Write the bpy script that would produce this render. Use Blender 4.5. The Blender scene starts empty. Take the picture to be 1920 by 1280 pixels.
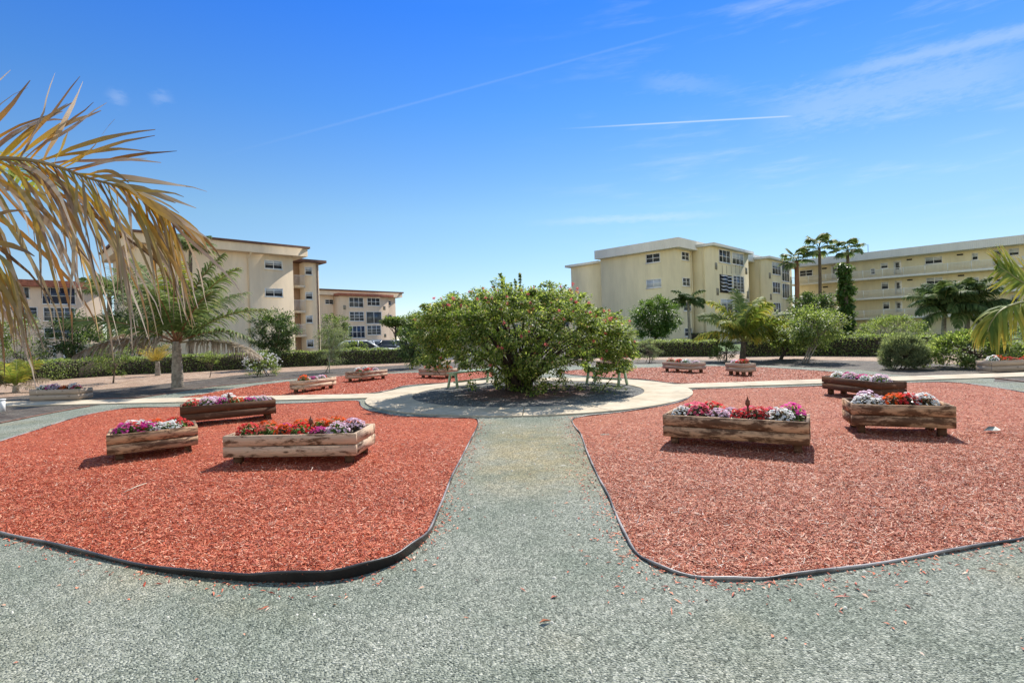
import bpy, math, random
import numpy as np
from mathutils import Vector, Matrix, Euler
from mathutils.geometry import delaunay_2d_cdt
R = math.radians
rng = np.random.default_rng(7)
random.seed(7)
scene = bpy.context.scene
COL = scene.collection

# ------------------------------------------------------------------ camera, sky, sun, exposure
F, ROLL, CY, H = 980.0, 0.030, 628.0, 1.58      # focal length and horizon in 1920 px units
cam_d = bpy.data.cameras.new("camera"); cam = bpy.data.objects.new("camera", cam_d); COL.objects.link(cam)
cam_d.sensor_width = 36.0; cam_d.lens = F / 1920 * 36.0
cam_d.shift_y = -(640 - CY) / 1920
cam_d.clip_start = 0.05; cam_d.clip_end = 3000
cam.matrix_world = Matrix.Translation((0, 0, H)) @ Euler((R(90), 0, 0)).to_matrix().to_4x4() @ Matrix.Rotation(-ROLL, 4, 'Z')
scene.camera = cam

SUN_EL, SUN_AZ = R(47), R(24)                   # azimuth measured from +Y towards +X
SUN_DIR = Vector((math.sin(SUN_AZ) * math.cos(SUN_EL), math.cos(SUN_AZ) * math.cos(SUN_EL), math.sin(SUN_EL)))
scene.view_settings.view_transform = 'Standard'; scene.view_settings.look = 'None'
scene.view_settings.exposure = 0.7; scene.view_settings.gamma = 1.0
scene.render.engine = 'CYCLES'
scene.cycles.max_bounces = 8; scene.cycles.use_denoising = True; scene.cycles.denoising_prefilter = 'ACCURATE'; scene.cycles.adaptive_threshold = 0.006
sun_d = bpy.data.lights.new("sun", 'SUN'); sun_d.energy = 4.0; sun_d.angle = R(0.53); sun_d.color = (1.0, 0.95, 0.87)
sun = bpy.data.objects.new("sun", sun_d); COL.objects.link(sun)
sun.rotation_euler = SUN_DIR.to_track_quat('Z', 'Y').to_euler(); sun.location = (0, 0, 60)

def ray(px, py):
    dx, dy = px - 960, py - CY
    u = dx * math.cos(ROLL) - dy * math.sin(ROLL); v = dx * math.sin(ROLL) + dy * math.cos(ROLL)
    return np.array([u / F, 1.0, -v / F])
def G(px, py, z=0.0):
    r = ray(px, py); d = (z - H) / r[2]
    return np.array([r[0] * d, d, z])
def at(px, py, depth):
    r = ray(px, py); return np.array([0, 0, H]) + r * depth
def scale_at(depth): return F / depth

world = bpy.data.worlds.new("World"); scene.world = world; world.use_nodes = True
wn, wl = world.node_tree.nodes, world.node_tree.links
wn.clear()
class NT:
    """small helper for node trees"""
    def __init__(s, nt): s.n, s.l = nt.nodes, nt.links
    def new(s, t, **kw):
        n = s.n.new(t)
        for k, v in kw.items(): setattr(n, k, v)
        return n
    def put(s, sock, v):
        if hasattr(v, 'is_linked') or isinstance(v, bpy.types.NodeSocket): s.l.new(v, sock)
        else: sock.default_value = v
    def math(s, op, a, b=0.0, c=0.0, clamp=False):
        n = s.new('ShaderNodeMath', operation=op, use_clamp=clamp)
        for i, v in enumerate((a, b, c)): s.put(n.inputs[i], v)
        return n.outputs[0]
    def vmath(s, op, a, b=(0, 0, 0), scale=None):
        n = s.new('ShaderNodeVectorMath', operation=op)
        s.put(n.inputs[0], a)
        if scale is not None: s.put(n.inputs['Scale'], scale)
        else: s.put(n.inputs[1], b)
        return n.outputs['Value'] if op in ('DOT_PRODUCT', 'LENGTH', 'DISTANCE') else n.outputs['Vector']
    def rng(s, v, a, b, c=0.0, d=1.0, smooth=True):
        n = s.new('ShaderNodeMapRange'); n.interpolation_type = 'SMOOTHSTEP' if smooth else 'LINEAR'
        s.put(n.inputs[0], v)
        for i, x in zip((1, 2, 3, 4), (a, b, c, d)): s.put(n.inputs[i], x)
        return n.outputs[0]
    def mix(s, f, a, b, blend='MIX'):
        n = s.new('ShaderNodeMix', data_type='RGBA', blend_type=blend)
        s.put(n.inputs[0], f); s.put(n.inputs[6], a); s.put(n.inputs[7], b)
        return n.outputs[2]
    def noise(s, vec, scale, detail=4, rough=.55, dist=0.0):
        n = s.new('ShaderNodeTexNoise')
        if vec is not None: s.put(n.inputs['Vector'], vec)
        n.inputs['Scale'].default_value = scale; n.inputs['Detail'].default_value = detail
        n.inputs['Roughness'].default_value = rough; n.inputs['Distortion'].default_value = dist
        return n.outputs[0]
    def voro(s, vec, scale, feature='F1', rnd=1.0):
        n = s.new('ShaderNodeTexVoronoi', feature=feature); s.put(n.inputs['Vector'], vec)
        n.inputs['Scale'].default_value = scale; n.inputs['Randomness'].default_value = rnd
        return n
    def mapping(s, vec, loc=(0, 0, 0), rot=(0, 0, 0), sc=(1, 1, 1)):
        n = s.new('ShaderNodeMapping'); s.put(n.inputs[0], vec)
        n.inputs[1].default_value = loc; n.inputs[2].default_value = rot; n.inputs[3].default_value = sc
        return n.outputs[0]
    def ramp(s, f, stops, interp='LINEAR'):
        n = s.new('ShaderNodeValToRGB'); e = n.color_ramp; e.interpolation = interp
        while len(e.elements) < len(stops): e.elements.new(0.5)
        for el, (p, c) in zip(e.elements, stops): el.position = p; el.color = (*c, 1)
        s.put(n.inputs[0], f); return n.outputs[0]
    def bump(s, h, strength=.5, dist=.02):
        n = s.new('ShaderNodeBump'); s.put(n.inputs['Height'], h)
        n.inputs['Strength'].default_value = strength; n.inputs['Distance'].default_value = dist
        return n.outputs[0]

W = NT(world.node_tree)
sky = W.new('ShaderNodeTexSky', sky_type='NISHITA', sun_disc=False)
sky.sun_elevation = SUN_EL; sky.sun_rotation = SUN_AZ
sky.altitude = 10; sky.air_density = 1.0; sky.dust_density = 0.02; sky.ozone_density = 3.0
tc = W.new('ShaderNodeTexCoord'); D = tc.outputs['Generated']
Dn = W.vmath('NORMALIZE', D)
hsv = W.new('ShaderNodeHueSaturation'); W.put(hsv.inputs['Color'], sky.outputs[0])
hsv.inputs['Saturation'].default_value = 1.0; hsv.inputs['Value'].default_value = 1.0
skyc = hsv.outputs[0]
szz = W.new('ShaderNodeSeparateXYZ'); W.put(szz.inputs[0], Dn)
tint = W.ramp(szz.outputs[2], [(0, (.315, .325, .36)), (.10, (.305, .325, .345)), (.22, (.29, .35, .355)), (.39, (.155, .30, .445)), (.53, (.085, .255, .52)), (.60, (.10, .27, .52)), (.82, (.98, .80, .56))])  # warm bright overhead end of the ramp is added as fill light
tint = W.mix(W.rng(szz.outputs[1], .12, -.38), tint, (.82, .665, .53, 1))     # deep blue towards the sun side, warmed, brightened sky behind as added wall fill
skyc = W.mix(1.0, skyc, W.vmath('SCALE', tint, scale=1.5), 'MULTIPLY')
def trail(p0, p1, width, fade0, fade1, noisy=0.0, amount=1.0):
    a = Vector(ray(*p0)).normalized(); b = Vector(ray(*p1)).normalized()
    n = a.cross(b).normalized(); t = (b - a * a.dot(b)).normalized(); L = math.atan2(b.dot(t), b.dot(a))
    dist = W.math('ABSOLUTE', W.vmath('DOT_PRODUCT', Dn, tuple(n)))
    along = W.math('DIVIDE', W.math('ARCTAN2', W.vmath('DOT_PRODUCT', Dn, tuple(t)), W.vmath('DOT_PRODUCT', Dn, tuple(a))), L)
    if noisy:
        nz = W.noise(W.mapping(Dn, sc=(9, 9, 30)), 6.0, 5, .65)
        dist = W.math('ADD', dist, W.math('MULTIPLY', W.math('SUBTRACT', nz, .5), noisy * width))
    m = W.rng(dist, 0.0, width, 1.0, 0.0)
    m = W.math('MULTIPLY', m, W.math('MULTIPLY', W.rng(along, 0.0, fade0), W.rng(along, 1.0 - fade1, 1.0, 1.0, 0.0)))
    return W.math('MULTIPLY', m, amount)
masks = [trail((1030, 243), (1500, 217), .0022, .5, .06, 0, .42),
         trail((1490, 160), (2150, 5), .016, .35, .05, 1.2, .22),
         trail((340, 312), (1380, 30), .0035,   .4, .2, .8, .06),
         trail((1380, 232), (2050, 95), .05, .3, .3, 1.6, .17),
         trail((1180, 150), (1420, 168), .02, .3, .6, 1.6, .10),
         trail((960, 420), (1420, 398), .010, .4, .4, 1.5, .20),
         trail((195, 165), (245, 200), .014, .5, .5, 2.2, .13),
         trail((275, 188), (330, 180), .014, .5, .5, 2.2, .12)]
nz = W.noise(W.mapping(Dn, rot=(0, R(-12), R(20)), sc=(2.0, 2.0, 14)), 2.6, 6, .6)
sepz = W.new('ShaderNodeSeparateXYZ'); W.put(sepz.inputs[0], Dn)
cir = W.math('MULTIPLY', W.rng(nz, .50, .78), W.math('MULTIPLY', W.rng(sepz.outputs[2], .10, .22), W.rng(sepz.outputs[0], -.1, .5)))
masks.append(W.math('MULTIPLY', cir, .22))
m = masks[0]
for k in masks[1:]: m = W.math('MAXIMUM', m, k)
skyc = W.mix(m, skyc, (4.0, 4.25, 4.55, 1))
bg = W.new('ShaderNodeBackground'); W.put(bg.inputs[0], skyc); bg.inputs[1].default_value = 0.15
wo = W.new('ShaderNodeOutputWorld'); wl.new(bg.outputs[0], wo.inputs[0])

# ------------------------------------------------------------------ mesh collector
def nrm(a): return a / np.maximum(np.linalg.norm(a, axis=-1, keepdims=True), 1e-9)
class MB:
    def __init__(s): s.v, s.q, s.t, s.qm, s.tm, s.tt, s.n = [], [], [], [], [], [], 0
    def add(s, v, q=None, t=None, mi=0, tt=None):
        v = np.asarray(v, float).reshape(-1, 3); s.v.append(v)
        s.tt.append(np.zeros(len(v)) if tt is None else np.asarray(tt, float).ravel())
        if q is not None and len(q): q = np.asarray(q, int).reshape(-1, 4) + s.n; s.q.append(q); s.qm.append(np.full(len(q), mi))
        if t is not None and len(t): t = np.asarray(t, int).reshape(-1, 3) + s.n; s.t.append(t); s.tm.append(np.full(len(t), mi))
        s.n += len(v); return s
    def hexa(s, c, mi=0):           # eight corners: bottom four, top four
        return s.add(c, [(3, 2, 1, 0), (4, 5, 6, 7), (0, 1, 5, 4), (1, 2, 6, 5), (2, 3, 7, 6), (3, 0, 4, 7)], mi=mi)
    def box(s, x0, x1, y0, y1, z0, z1, mi=0):
        return s.hexa([(x0, y0, z0), (x1, y0, z0), (x1, y1, z0), (x0, y1, z0), (x0, y0, z1), (x1, y0, z1), (x1, y1, z1), (x0, y1, z1)], mi)
    def tube(s, pts, rad, sides=6, mi=0, cap=True):
        pts = np.asarray(pts, float); n = len(pts)
        rad = np.full(n, rad) if np.isscalar(rad) else np.asarray(rad, float)
        tg = nrm(np.gradient(pts, axis=0)); ref = np.array([0, 0, 1.0]) if abs(tg[0][2]) < .9 else np.array([1.0, 0, 0])
        a = nrm(np.cross(tg, ref)); b = np.cross(tg, a)
        ang = np.arange(sides) * 2 * math.pi / sides
        ring = pts[:, None] + rad[:, None, None] * (a[:, None] * np.cos(ang)[None, :, None] + b[:, None] * np.sin(ang)[None, :, None])
        q = [(i * sides + j, i * sides + (j + 1) % sides, (i + 1) * sides + (j + 1) % sides, (i + 1) * sides + j) for i in range(n - 1) for j in range(sides)]
        v = ring.reshape(-1, 3); t = []
        if cap:
            v = np.vstack([v, pts[0], pts[-1]]); m0, m1 = n * sides, n * sides + 1
            t = [(m0, (j + 1) % sides, j) for j in range(sides)] + [(m1, (n - 1) * sides + j, (n - 1) * sides + (j + 1) % sides) for j in range(sides)]
        return s.add(v, q, t, mi, np.r_[np.repeat(np.linspace(0, 1, n), sides), [0, 1] if cap else []])
    def prism(s, poly, z0, z1, mi=0):
        p = np.asarray(poly, float)[:, :2]; n = len(p)
        area = sum(p[i][0] * p[(i + 1) % n][1] - p[(i + 1) % n][0] * p[i][1] for i in range(n))
        if area < 0: p = p[::-1]
        res = delaunay_2d_cdt([Vector(x) for x in p], [], [list(range(n))], 1, 1e-5)
        vv = np.array([(x[0], x[1]) for x in res[0]]); f = np.array(res[2])
        s.add(np.c_[vv, np.full(len(vv), z1)], t=f, mi=mi); s.add(np.c_[vv, np.full(len(vv), z0)], t=f[:, ::-1], mi=mi)
        s.add(np.r_[np.c_[p, np.full(n, z0)], np.c_[p, np.full(n, z1)]], [(i, (i + 1) % n, n + (i + 1) % n, n + i) for i in range(n)], mi=mi)
        return s
    def leaves(s, c, d, nr, ln, wd, fold=.15, mi=0, tt=None):
        """one folded diamond leaf for every centre c, direction d, normal nr"""
        n = len(c); d = nrm(d); sd = nrm(np.cross(d, nr)); up = np.cross(sd, d)
        ln = np.broadcast_to(ln, (n,))[:, None]; wd = np.broadcast_to(wd, (n,))[:, None]
        b = c - d * ln * .5; t = c + d * ln * .5 - up * ln * .08; m = c - d * ln * .06
        v = np.stack([b, m + sd * wd * .5 + up * wd * fold, t, m - sd * wd * .5 + up * wd * fold], 1)
        q = np.arange(4 * n).reshape(n, 4)
        return s.add(v, q, mi=mi, tt=None if tt is None else np.repeat(tt, 4))
    def build(s, name, mats, parent=None, origin=(0, 0, 0), smooth=False, loc=None, rz=0.0):
        v = np.concatenate(s.v) - np.asarray(origin, float)
        q = np.concatenate(s.q) if s.q else np.zeros((0, 4), int); t = np.concatenate(s.t) if s.t else np.zeros((0, 3), int)
        me = bpy.data.meshes.new(name); me.vertices.add(len(v)); me.vertices.foreach_set('co', v.ravel())
        lt = np.r_[q.ravel(), t.ravel()].astype(np.int32); tot = np.r_[np.full(len(q), 4), np.full(len(t), 3)].astype(np.int32)
        me.loops.add(len(lt)); me.loops.foreach_set('vertex_index', lt)
        me.polygons.add(len(tot)); me.polygons.foreach_set('loop_start', np.r_[0, np.cumsum(tot)[:-1]].astype(np.int32)); me.polygons.foreach_set('loop_total', tot)
        mi = np.r_[np.concatenate(s.qm) if s.qm else [], np.concatenate(s.tm) if s.tm else []].astype(np.int32)
        me.polygons.foreach_set('material_index', mi)
        if smooth: me.polygons.foreach_set('use_smooth', np.ones(len(tot), bool))
        at_ = me.attributes.new('tt', 'FLOAT', 'POINT'); at_.data.foreach_set('value', np.concatenate(s.tt).astype(np.float32))
        for m_ in (mats if isinstance(mats, (list, tuple)) else [mats]): me.materials.append(m_)
        me.update(calc_edges=True); me.validate()
        o = bpy.data.objects.new(name, me); COL.objects.link(o)
        if parent is not None: o.parent = parent
        if loc is not None: o.location = loc
        elif parent is None: o.location = origin
        if rz: o.rotation_euler = (0, 0, rz)
        return o
def tag(o, label=None, cat=None, group=None, kind=None):
    for k, v in (('label', label), ('category', cat), ('group', group), ('kind', kind)):
        if v: o[k] = v
    return o
def empty(name, loc, label, cat, group=None, rz=0.0):
    o = bpy.data.objects.new(name, None); COL.objects.link(o); o.empty_display_size = .2
    o.location = loc; o.rotation_euler = (0, 0, rz); return tag(o, label, cat, group)
def dup(src, parent=None):
    c = src.copy(); COL.objects.link(c); c.parent = parent
    for ch in [k for k in COL.objects if k.parent == src]: dup(ch, c)
    return c
def inpoly(p, poly):
    poly = np.asarray(poly)[:, :2]; x, y = p[:, 0], p[:, 1]; r = np.zeros(len(p), bool)
    for (x0, y0), (x1, y1) in zip(poly, np.roll(poly, -1, 0)):
        if y0 == y1: continue
        r ^= ((y0 > y) != (y1 > y)) & (x < (x1 - x0) * (y - y0) / (y1 - y0) + x0)
    return r
def smooth_closed(P, n=4):
    P = np.asarray(P, float); out = []
    for i in range(len(P)):
        p0, p1, p2, p3 = P[i - 1], P[i], P[(i + 1) % len(P)], P[(i + 2) % len(P)]
        for k in range(n):
            t = k / n
            out.append(.5 * (2 * p1 + (p2 - p0) * t + (2 * p0 - 5 * p1 + 4 * p2 - p3) * t * t + (3 * p1 - p0 - 3 * p2 + p3) * t ** 3))
    return np.array(out)
def rv(n, k=3): return rng.normal(size=(n, k))

# ------------------------------------------------------------------ materials
def new_mat(name):
    m = bpy.data.materials.new(name); m.use_nodes = True; m.node_tree.nodes.clear()
    n = NT(m.node_tree); out = n.new('ShaderNodeOutputMaterial'); return m, n, out
def principled(n, out, col, rough=.8, normal=None, spec=.3, metal=0.0):
    p = n.new('ShaderNodeBsdfPrincipled'); n.put(p.inputs['Base Color'], col if not isinstance(col, tuple) else (*col[:3], 1))
    n.put(p.inputs['Roughness'], rough); p.inputs['Specular IOR Level'].default_value = spec; n.put(p.inputs['Metallic'], metal)
    if normal is not None: n.put(p.inputs['Normal'], normal)
    n.l.new(p.outputs[0], out.inputs[0]); return p
def island(n): return n.new('ShaderNodeNewGeometry').outputs['Random Per Island']
def ocoord(n): return n.new('ShaderNodeTexCoord').outputs['Object']
def wcoord(n): return n.new('ShaderNodeNewGeometry').outputs['Position']
def plain(name, col, rough=.7, var=.12, scale=3.0, spec=.3, metal=0.0, bump=0.0, bscale=60):
    m, n, out = new_mat(name); v = wcoord(n)
    f = n.rng(n.noise(v, scale, 5, .6), .3, .7)
    c = n.mix(f, tuple(x * (1 - var) for x in col) + (1,), tuple(min(1, x * (1 + var)) for x in col) + (1,))
    nm = n.bump(n.noise(v, bscale, 3), bump, .02) if bump else None
    principled(n, out, c, rough, nm, spec, metal); return m
def leafmat(name, stops, trans=.35, rough=.5, spec=.35, clump=.25, tfac=1.3):
    m, n, out = new_mat(name)
    c = n.ramp(island(n), stops)
    big = n.noise(wcoord(n), 2.2, 3)
    c = n.mix(n.rng(big, .35, .65, 0, clump), c, tuple(x * .45 for x in stops[0][1]) + (1,))
    p = principled(n, out, c, rough, None, spec)
    tr = n.new('ShaderNodeBsdfTranslucent')
    n.put(tr.inputs[0], n.mix(1.0, c, (tfac * 1.1, tfac * 1.15, tfac * .6, 1), 'MULTIPLY'))
    mx = n.new('ShaderNodeMixShader'); mx.inputs[0].default_value = trans
    n.l.new(p.outputs[0], mx.inputs[1]); n.l.new(tr.outputs[0], mx.inputs[2]); n.l.new(mx.outputs[0], out.inputs[0]); return m
def frondmat(name, base, tip, rib=None, trans=.45):
    """leaflet colour ramps from base to tip of the leaflet (attribute tt)"""
    m, n, out = new_mat(name); a = n.new('ShaderNodeAttribute', attribute_name='tt').outputs['Fac']
    r = island(n); cb = n.ramp(r, base); ct = n.ramp(r, tip)
    c = n.mix(n.math('ADD', a, n.math('MULTIPLY', n.math('SUBTRACT', n.noise(wcoord(n), 7, 3), .5), .9), clamp=True), cb, ct)
    p = principled(n, out, c, .6, None, .18); tr = n.new('ShaderNodeBsdfTranslucent'); n.put(tr.inputs[0], c)
    mx = n.new('ShaderNodeMixShader'); mx.inputs[0].default_value = trans
    n.l.new(p.outputs[0], mx.inputs[1]); n.l.new(tr.outputs[0], mx.inputs[2]); n.l.new(mx.outputs[0], out.inputs[0]); return m

M = {}
def mat_gravel():
    m, n, out = new_mat('gravel'); v = wcoord(n)
    v1 = n.voro(v, 78); v2 = n.voro(n.mapping(v, loc=(3, 7, 1)), 150)
    c = n.ramp(v1.outputs['Color'], [(0, (.034, .038, .029)), (.25, (.15, .165, .128)), (.6, (.38, .395, .32)), (.86, (.64, .635, .53)), (1, (.86, .83, .71))])
    c2 = n.ramp(v2.outputs['Color'], [(0, (.04, .045, .035)), (.5, (.26, .28, .225)), (1, (.60, .60, .50))])
    c = n.mix(.38, c, c2)
    pat = n.rng(n.noise(v, .8, 5, .6), .38, .66)
    c = n.mix(pat, c, n.mix(1.0, c, (.72, .77, .74, 1), 'MULTIPLY'))
    warm = n.math('MULTIPLY', n.rng(n.noise(n.mapping(v, loc=(5, 2, 0)), .55, 4), .50, .72), .5)
    sp = n.new('ShaderNodeSeparateXYZ'); n.put(sp.inputs[0], v)          # worn, dusty strip along the middle path
    strip = n.math('MULTIPLY', n.rng(n.math('ABSOLUTE', n.math('SUBTRACT', sp.outputs[0], .25)), .3, 1.1, 1, 0), n.math('MULTIPLY', n.rng(sp.outputs[1], 4.6, 6.2), n.rng(sp.outputs[1], 8.0, 9.8, 1, 0)))
    warm = n.math('MAXIMUM', warm, n.math('MULTIPLY', strip, n.rng(n.noise(v, 3.0, 5, .7), .30, .62,   .35, 1.0)))
    c = n.mix(warm, c, n.mix(1.0, c, (1.28, 1.04, .76, 1), 'MULTIPLY'))
    h = n.math('ADD', n.math('MULTIPLY', v1.outputs['Distance'], -1.0), n.math('MULTIPLY', v2.outputs['Distance'], -.4))
    b1 = n.new('ShaderNodeBump'); n.put(b1.inputs['Height'], n.noise(n.mapping(v, sc=(1, 1, 1)), 5.5, 4, .6)); b1.inputs['Strength'].default_value = .55; b1.inputs['Distance'].default_value = .06
    b2 = n.new('ShaderNodeBump'); n.put(b2.inputs['Height'], h); b2.inputs['Strength'].default_value = 1.0; b2.inputs['Distance'].default_value = .014; n.l.new(b1.outputs[0], b2.inputs['Normal'])
    principled(n, out, c, .85, b2.outputs[0], .25); return m
def mat_island():
    m, n, out = new_mat('island_gravel'); v = wcoord(n); v1 = n.voro(v, 42)
    c = n.ramp(v1.outputs['Color'], [(0, (.04, .04, .038)), (.5, (.14, .14, .135)), (.85, (.30, .29, .27)), (1, (.5, .48, .44))])
    d = n.vmath('DISTANCE', v, (.38, 14.0, 0))
    red = n.math('MULTIPLY', n.rng(n.math('ADD', d, n.math('MULTIPLY', n.noise(v, 2.5, 4), 1.6)), 2.0, 3.2, 1, 0), .7)
    c = n.mix(red, c, n.ramp(v1.outputs['Color'], [(0, (.05, .018, .012)), (.6, (.16, .05, .035)), (1, (.33, .14, .10))]))
    principled(n, out, c, .9, n.bump(n.math('MULTIPLY', v1.outputs['Distance'], -1), .9, .02), .2); return m
def mat_mulch(name, dark, mid, light, pale, k=1.0, pk=.55):
    m, n, out = new_mat(name); v = wcoord(n); hs = []; cs = None
    for i, ang in enumerate((20, 75, 140)):
        vv = n.voro(n.mapping(v, loc=(i * 3.1, i, 0), rot=(0, 0, R(ang)), sc=(20 * k, 95 * k, 30 * k)), 1.0)
        c = n.ramp(vv.outputs['Color'], [(0, dark), (.35, mid), (.8, light), (1, pale)])
        msk = n.rng(n.noise(n.mapping(v, loc=(i * 9, 4, 0)), 26, 2), .47, .53)
        cs = c if cs is None else n.mix(msk, cs, c)
        hs.append(vv.outputs['Distance'])
    pat = n.rng(n.noise(v, 1.1, 7, .68), .35, .7, 0, pk)
    cs = n.mix(pat, cs, n.mix(1.0, cs, (.72, .60, .58, 1), 'MULTIPLY'))
    h = n.math('MULTIPLY', n.math('ADD', hs[0], n.math('ADD', hs[1], hs[2])), -1.0)
    principled(n, out, cs, .8, n.bump(h, .8, .02), .25); return m
def mat_chip(name, stops):
    m, n, out = new_mat(name)
    c = n.ramp(island(n), stops)
    c = n.mix(n.rng(n.noise(wcoord(n), 1.1, 6, .65), .35, .7, 0, .4), c, n.mix(1.0, c, (.75, .62, .6, 1), 'MULTIPLY'))
    principled(n, out, c, .65, None, .35); return m
M['gravel'] = mat_gravel(); M['island'] = mat_island()
M['mulch_left'] = mat_mulch('red_mulch_fresh', (.12, .020, .011), (.47, .082, .036), (.70, .20, .095), (.84, .47, .31))
M['mulch_right'] = mat_mulch('red_mulch_faded', (.11, .024, .016), (.44, .108, .058), (.67, .27, .155), (.84, .58, .41))
M['chip_left'] = mat_chip('red_chips_fresh', [(0, (.12, .018, .010)), (.25, (.46, .080, .036)), (.7, (.72, .20, .095)), (.94, (.80, .38, .22)), (1, (.88, .66, .52))])
M['chip_right'] = mat_chip('red_chips_faded', [(0, (.09, .018, .013)), (.25, (.42, .10, .055)), (.65, (.68, .27, .155)), (.9, (.79, .48, .32)), (1, (.90, .74, .62))])
M['soil'] = mat_mulch('dark_mulch', (.018, .015, .012), (.075, .064, .052), (.17, .148, .12), (.42, .37, .30), .22, .9)  # strong dark patches: mulch tone plus patches of shade put into the colour
M['tan'] = mat_mulch('tan_mulch', (.07, .045, .03), (.33, .22, .145), (.58, .43, .31), (.82, .70, .57), .22, .8)
M['lawn'] = plain('lawn', (.07, .13, .03), .9, .4, 2)
M['asphalt'] = plain('asphalt', (.06, .06, .062), .9, .25, 1.5, bump=.3, bscale=200)
def mat_concrete():
    m, n, out = new_mat('concrete'); v = wcoord(n)
    c = n.ramp(n.noise(v, 1.6, 6, .65), [(.3, (.45, .37, .26)), (.5, (.58, .485, .36)), (.72, (.66, .57, .44))])
    c = n.mix(n.math('MULTIPLY', n.rng(n.noise(n.mapping(v, loc=(3, 3, 3)), 2.6, 8, .72), .50, .72), .55), c, (.27, .24, .19, 1))
    principled(n, out, c, .9, n.bump(n.noise(v, 90, 4), .25, .01), .2); return m
M['concrete'] = mat_concrete()
def mat_edging():
    m, n, out = new_mat('edging'); v = wcoord(n)
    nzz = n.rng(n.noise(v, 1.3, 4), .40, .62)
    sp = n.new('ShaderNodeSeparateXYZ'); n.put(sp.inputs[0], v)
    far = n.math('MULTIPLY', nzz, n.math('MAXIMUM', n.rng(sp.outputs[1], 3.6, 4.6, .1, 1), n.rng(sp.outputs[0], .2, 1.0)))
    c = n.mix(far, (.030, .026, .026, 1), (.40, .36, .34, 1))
    principled(n, out, c, .42, n.bump(n.noise(v, 40, 3), .15, .01), .5); return m
M['edging'] = mat_edging()
def mat_wood(name, stain, tone):
    m, n, out = new_mat(name); o = ocoord(n); rnd = n.new('ShaderNodeObjectInfo').outputs['Random']
    off = n.new('ShaderNodeCombineXYZ'); n.put(off.inputs[0], n.math('MULTIPLY', rnd, 37.0)); n.put(off.inputs[1], n.math('MULTIPLY', rnd, 91.0)); n.put(off.inputs[2], n.math('MULTIPLY', rnd, 13.0))
    v = n.vmath('ADD', o, off.outputs[0])
    grain = n.noise(n.mapping(v, sc=(3.5, 70, 70)), 1.0, 6, .7, .5)
    c = n.ramp(grain, [(.25, tuple(x * .62 for x in tone)), (.5, tone), (.75, tuple(min(1, x * 1.28) for x in tone))])
    c = n.mix(n.math('MULTIPLY', rnd, .3), c, (.42, .34, .27, 1))
    st = n.noise(n.mapping(v, sc=(3.0, 9, 11)), 1.0, 8, .74, .3)
    f = n.rng(st, .68 - stain * .40, .80 - stain * .40)
    c = n.mix(n.math('MULTIPLY', f, .93), c, n.mix(n.noise(n.mapping(v, sc=(9, 30, 30)), 1, 3), (.030, .015, .009, 1), (.15, .068, .032, 1)))
    kn = n.voro(n.mapping(v, sc=(3.2, 8, 9)), 1.0)
    c = n.mix(n.rng(kn.outputs['Distance'], .06, .16, .85, 0), c, (.07, .035, .02, 1))
    principled(n, out, c, .75, n.bump(grain, .3, .01), .25); return m
for k, s_, t_ in (('wood_pale', .44, (.66, .46, .31)), ('wood_mid', .44, (.54, .39, .27)), ('wood_stain', .62, (.55, .335, .185)), ('wood_dark', .92, (.30, .165, .085)), ('wood_grey', .22, (.46, .35, .26))):
    M[k] = mat_wood(k, s_, t_)
M['potting'] = plain('potting_soil', (.045, .030, .022), .95, .4, 20, bump=.6, bscale=70)
M['riser'] = plain('rusty_brown', (.16, .055, .03), .6)
M['bark'] = plain('bark', (.16, .12, .085), .9, .4, 9, bump=.6, bscale=30)
M['bark_pale'] = plain('bark_pale', (.33, .28, .22), .9, .35, 9, bump=.5, bscale=30)
M['bark_dark'] = plain('bark_dark', (.06, .045, .035), .9, .4, 9, bump=.5)
M['green_paint'] = plain('green_paint', (.40, .52, .35), .5, .12, 6)
M['white_paint'] = plain('white_paint', (.86, .85, .82), .5, .06, 3)

# ------------------------------------------------------------------ ground, gravel, beds, paths
def struct(o, kind='structure'): o['kind'] = kind; return o
gx = np.array([-400, -60, -30, 0, 30, 60, 400]); gy = np.array([-60, 0, 20, 40, 60, 120, 700])
XX, YY = np.meshgrid(gx, gy); nn = len(gx)
struct(MB().add(np.c_[XX.ravel(), YY.ravel(), np.zeros(XX.size)], [(j * nn + i, j * nn + i + 1, (j + 1) * nn + i + 1, (j + 1) * nn + i) for j in range(len(gy) - 1) for i in range(nn - 1)]).build('ground', M['soil']))
def sheet(name, pix, z, mat, kind='structure', smooth=3):
    P = [G(*p, z)[:2] if len(p) == 2 else np.array(p[:2], float) for p in pix]
    P = smooth_closed(P, smooth) if smooth > 1 else np.array(P)
    n = len(P); res = delaunay_2d_cdt([Vector(p) for p in P], [], [list(range(n))], 1, 1e-5)
    vv = np.array([(a[0], a[1], z) for a in res[0]]); f = np.array(res[2])
    o = MB().add(vv, t=f).build(name, mat); o['kind'] = kind; return o, P
W_ = 0   # world-space marker: three-element entries in the outlines are metres, two-element entries are pixels
GRAVEL = [(-14, -6, W_), (14, -6, W_), (20, 4, W_), (20.5, 12, W_), (1925, 717), (1865, 710), (1790, 707), (1690, 703), (1655, 699), (1610, 693), (1540, 690), (1440, 685.5), (1320, 682), (1180, 683), (1040, 687), (880, 692), (745, 697), (632, 703.5), (540, 711), (480, 717), (400, 725), (350, 732), (312, 738.5), (265, 746), (175, 761), (150, 765), (75, 779), (0, 794), (-11, 7.2, W_), (-13.5, 3, W_)]
sheet('gravel', GRAVEL, .004, M['gravel'])
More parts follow.
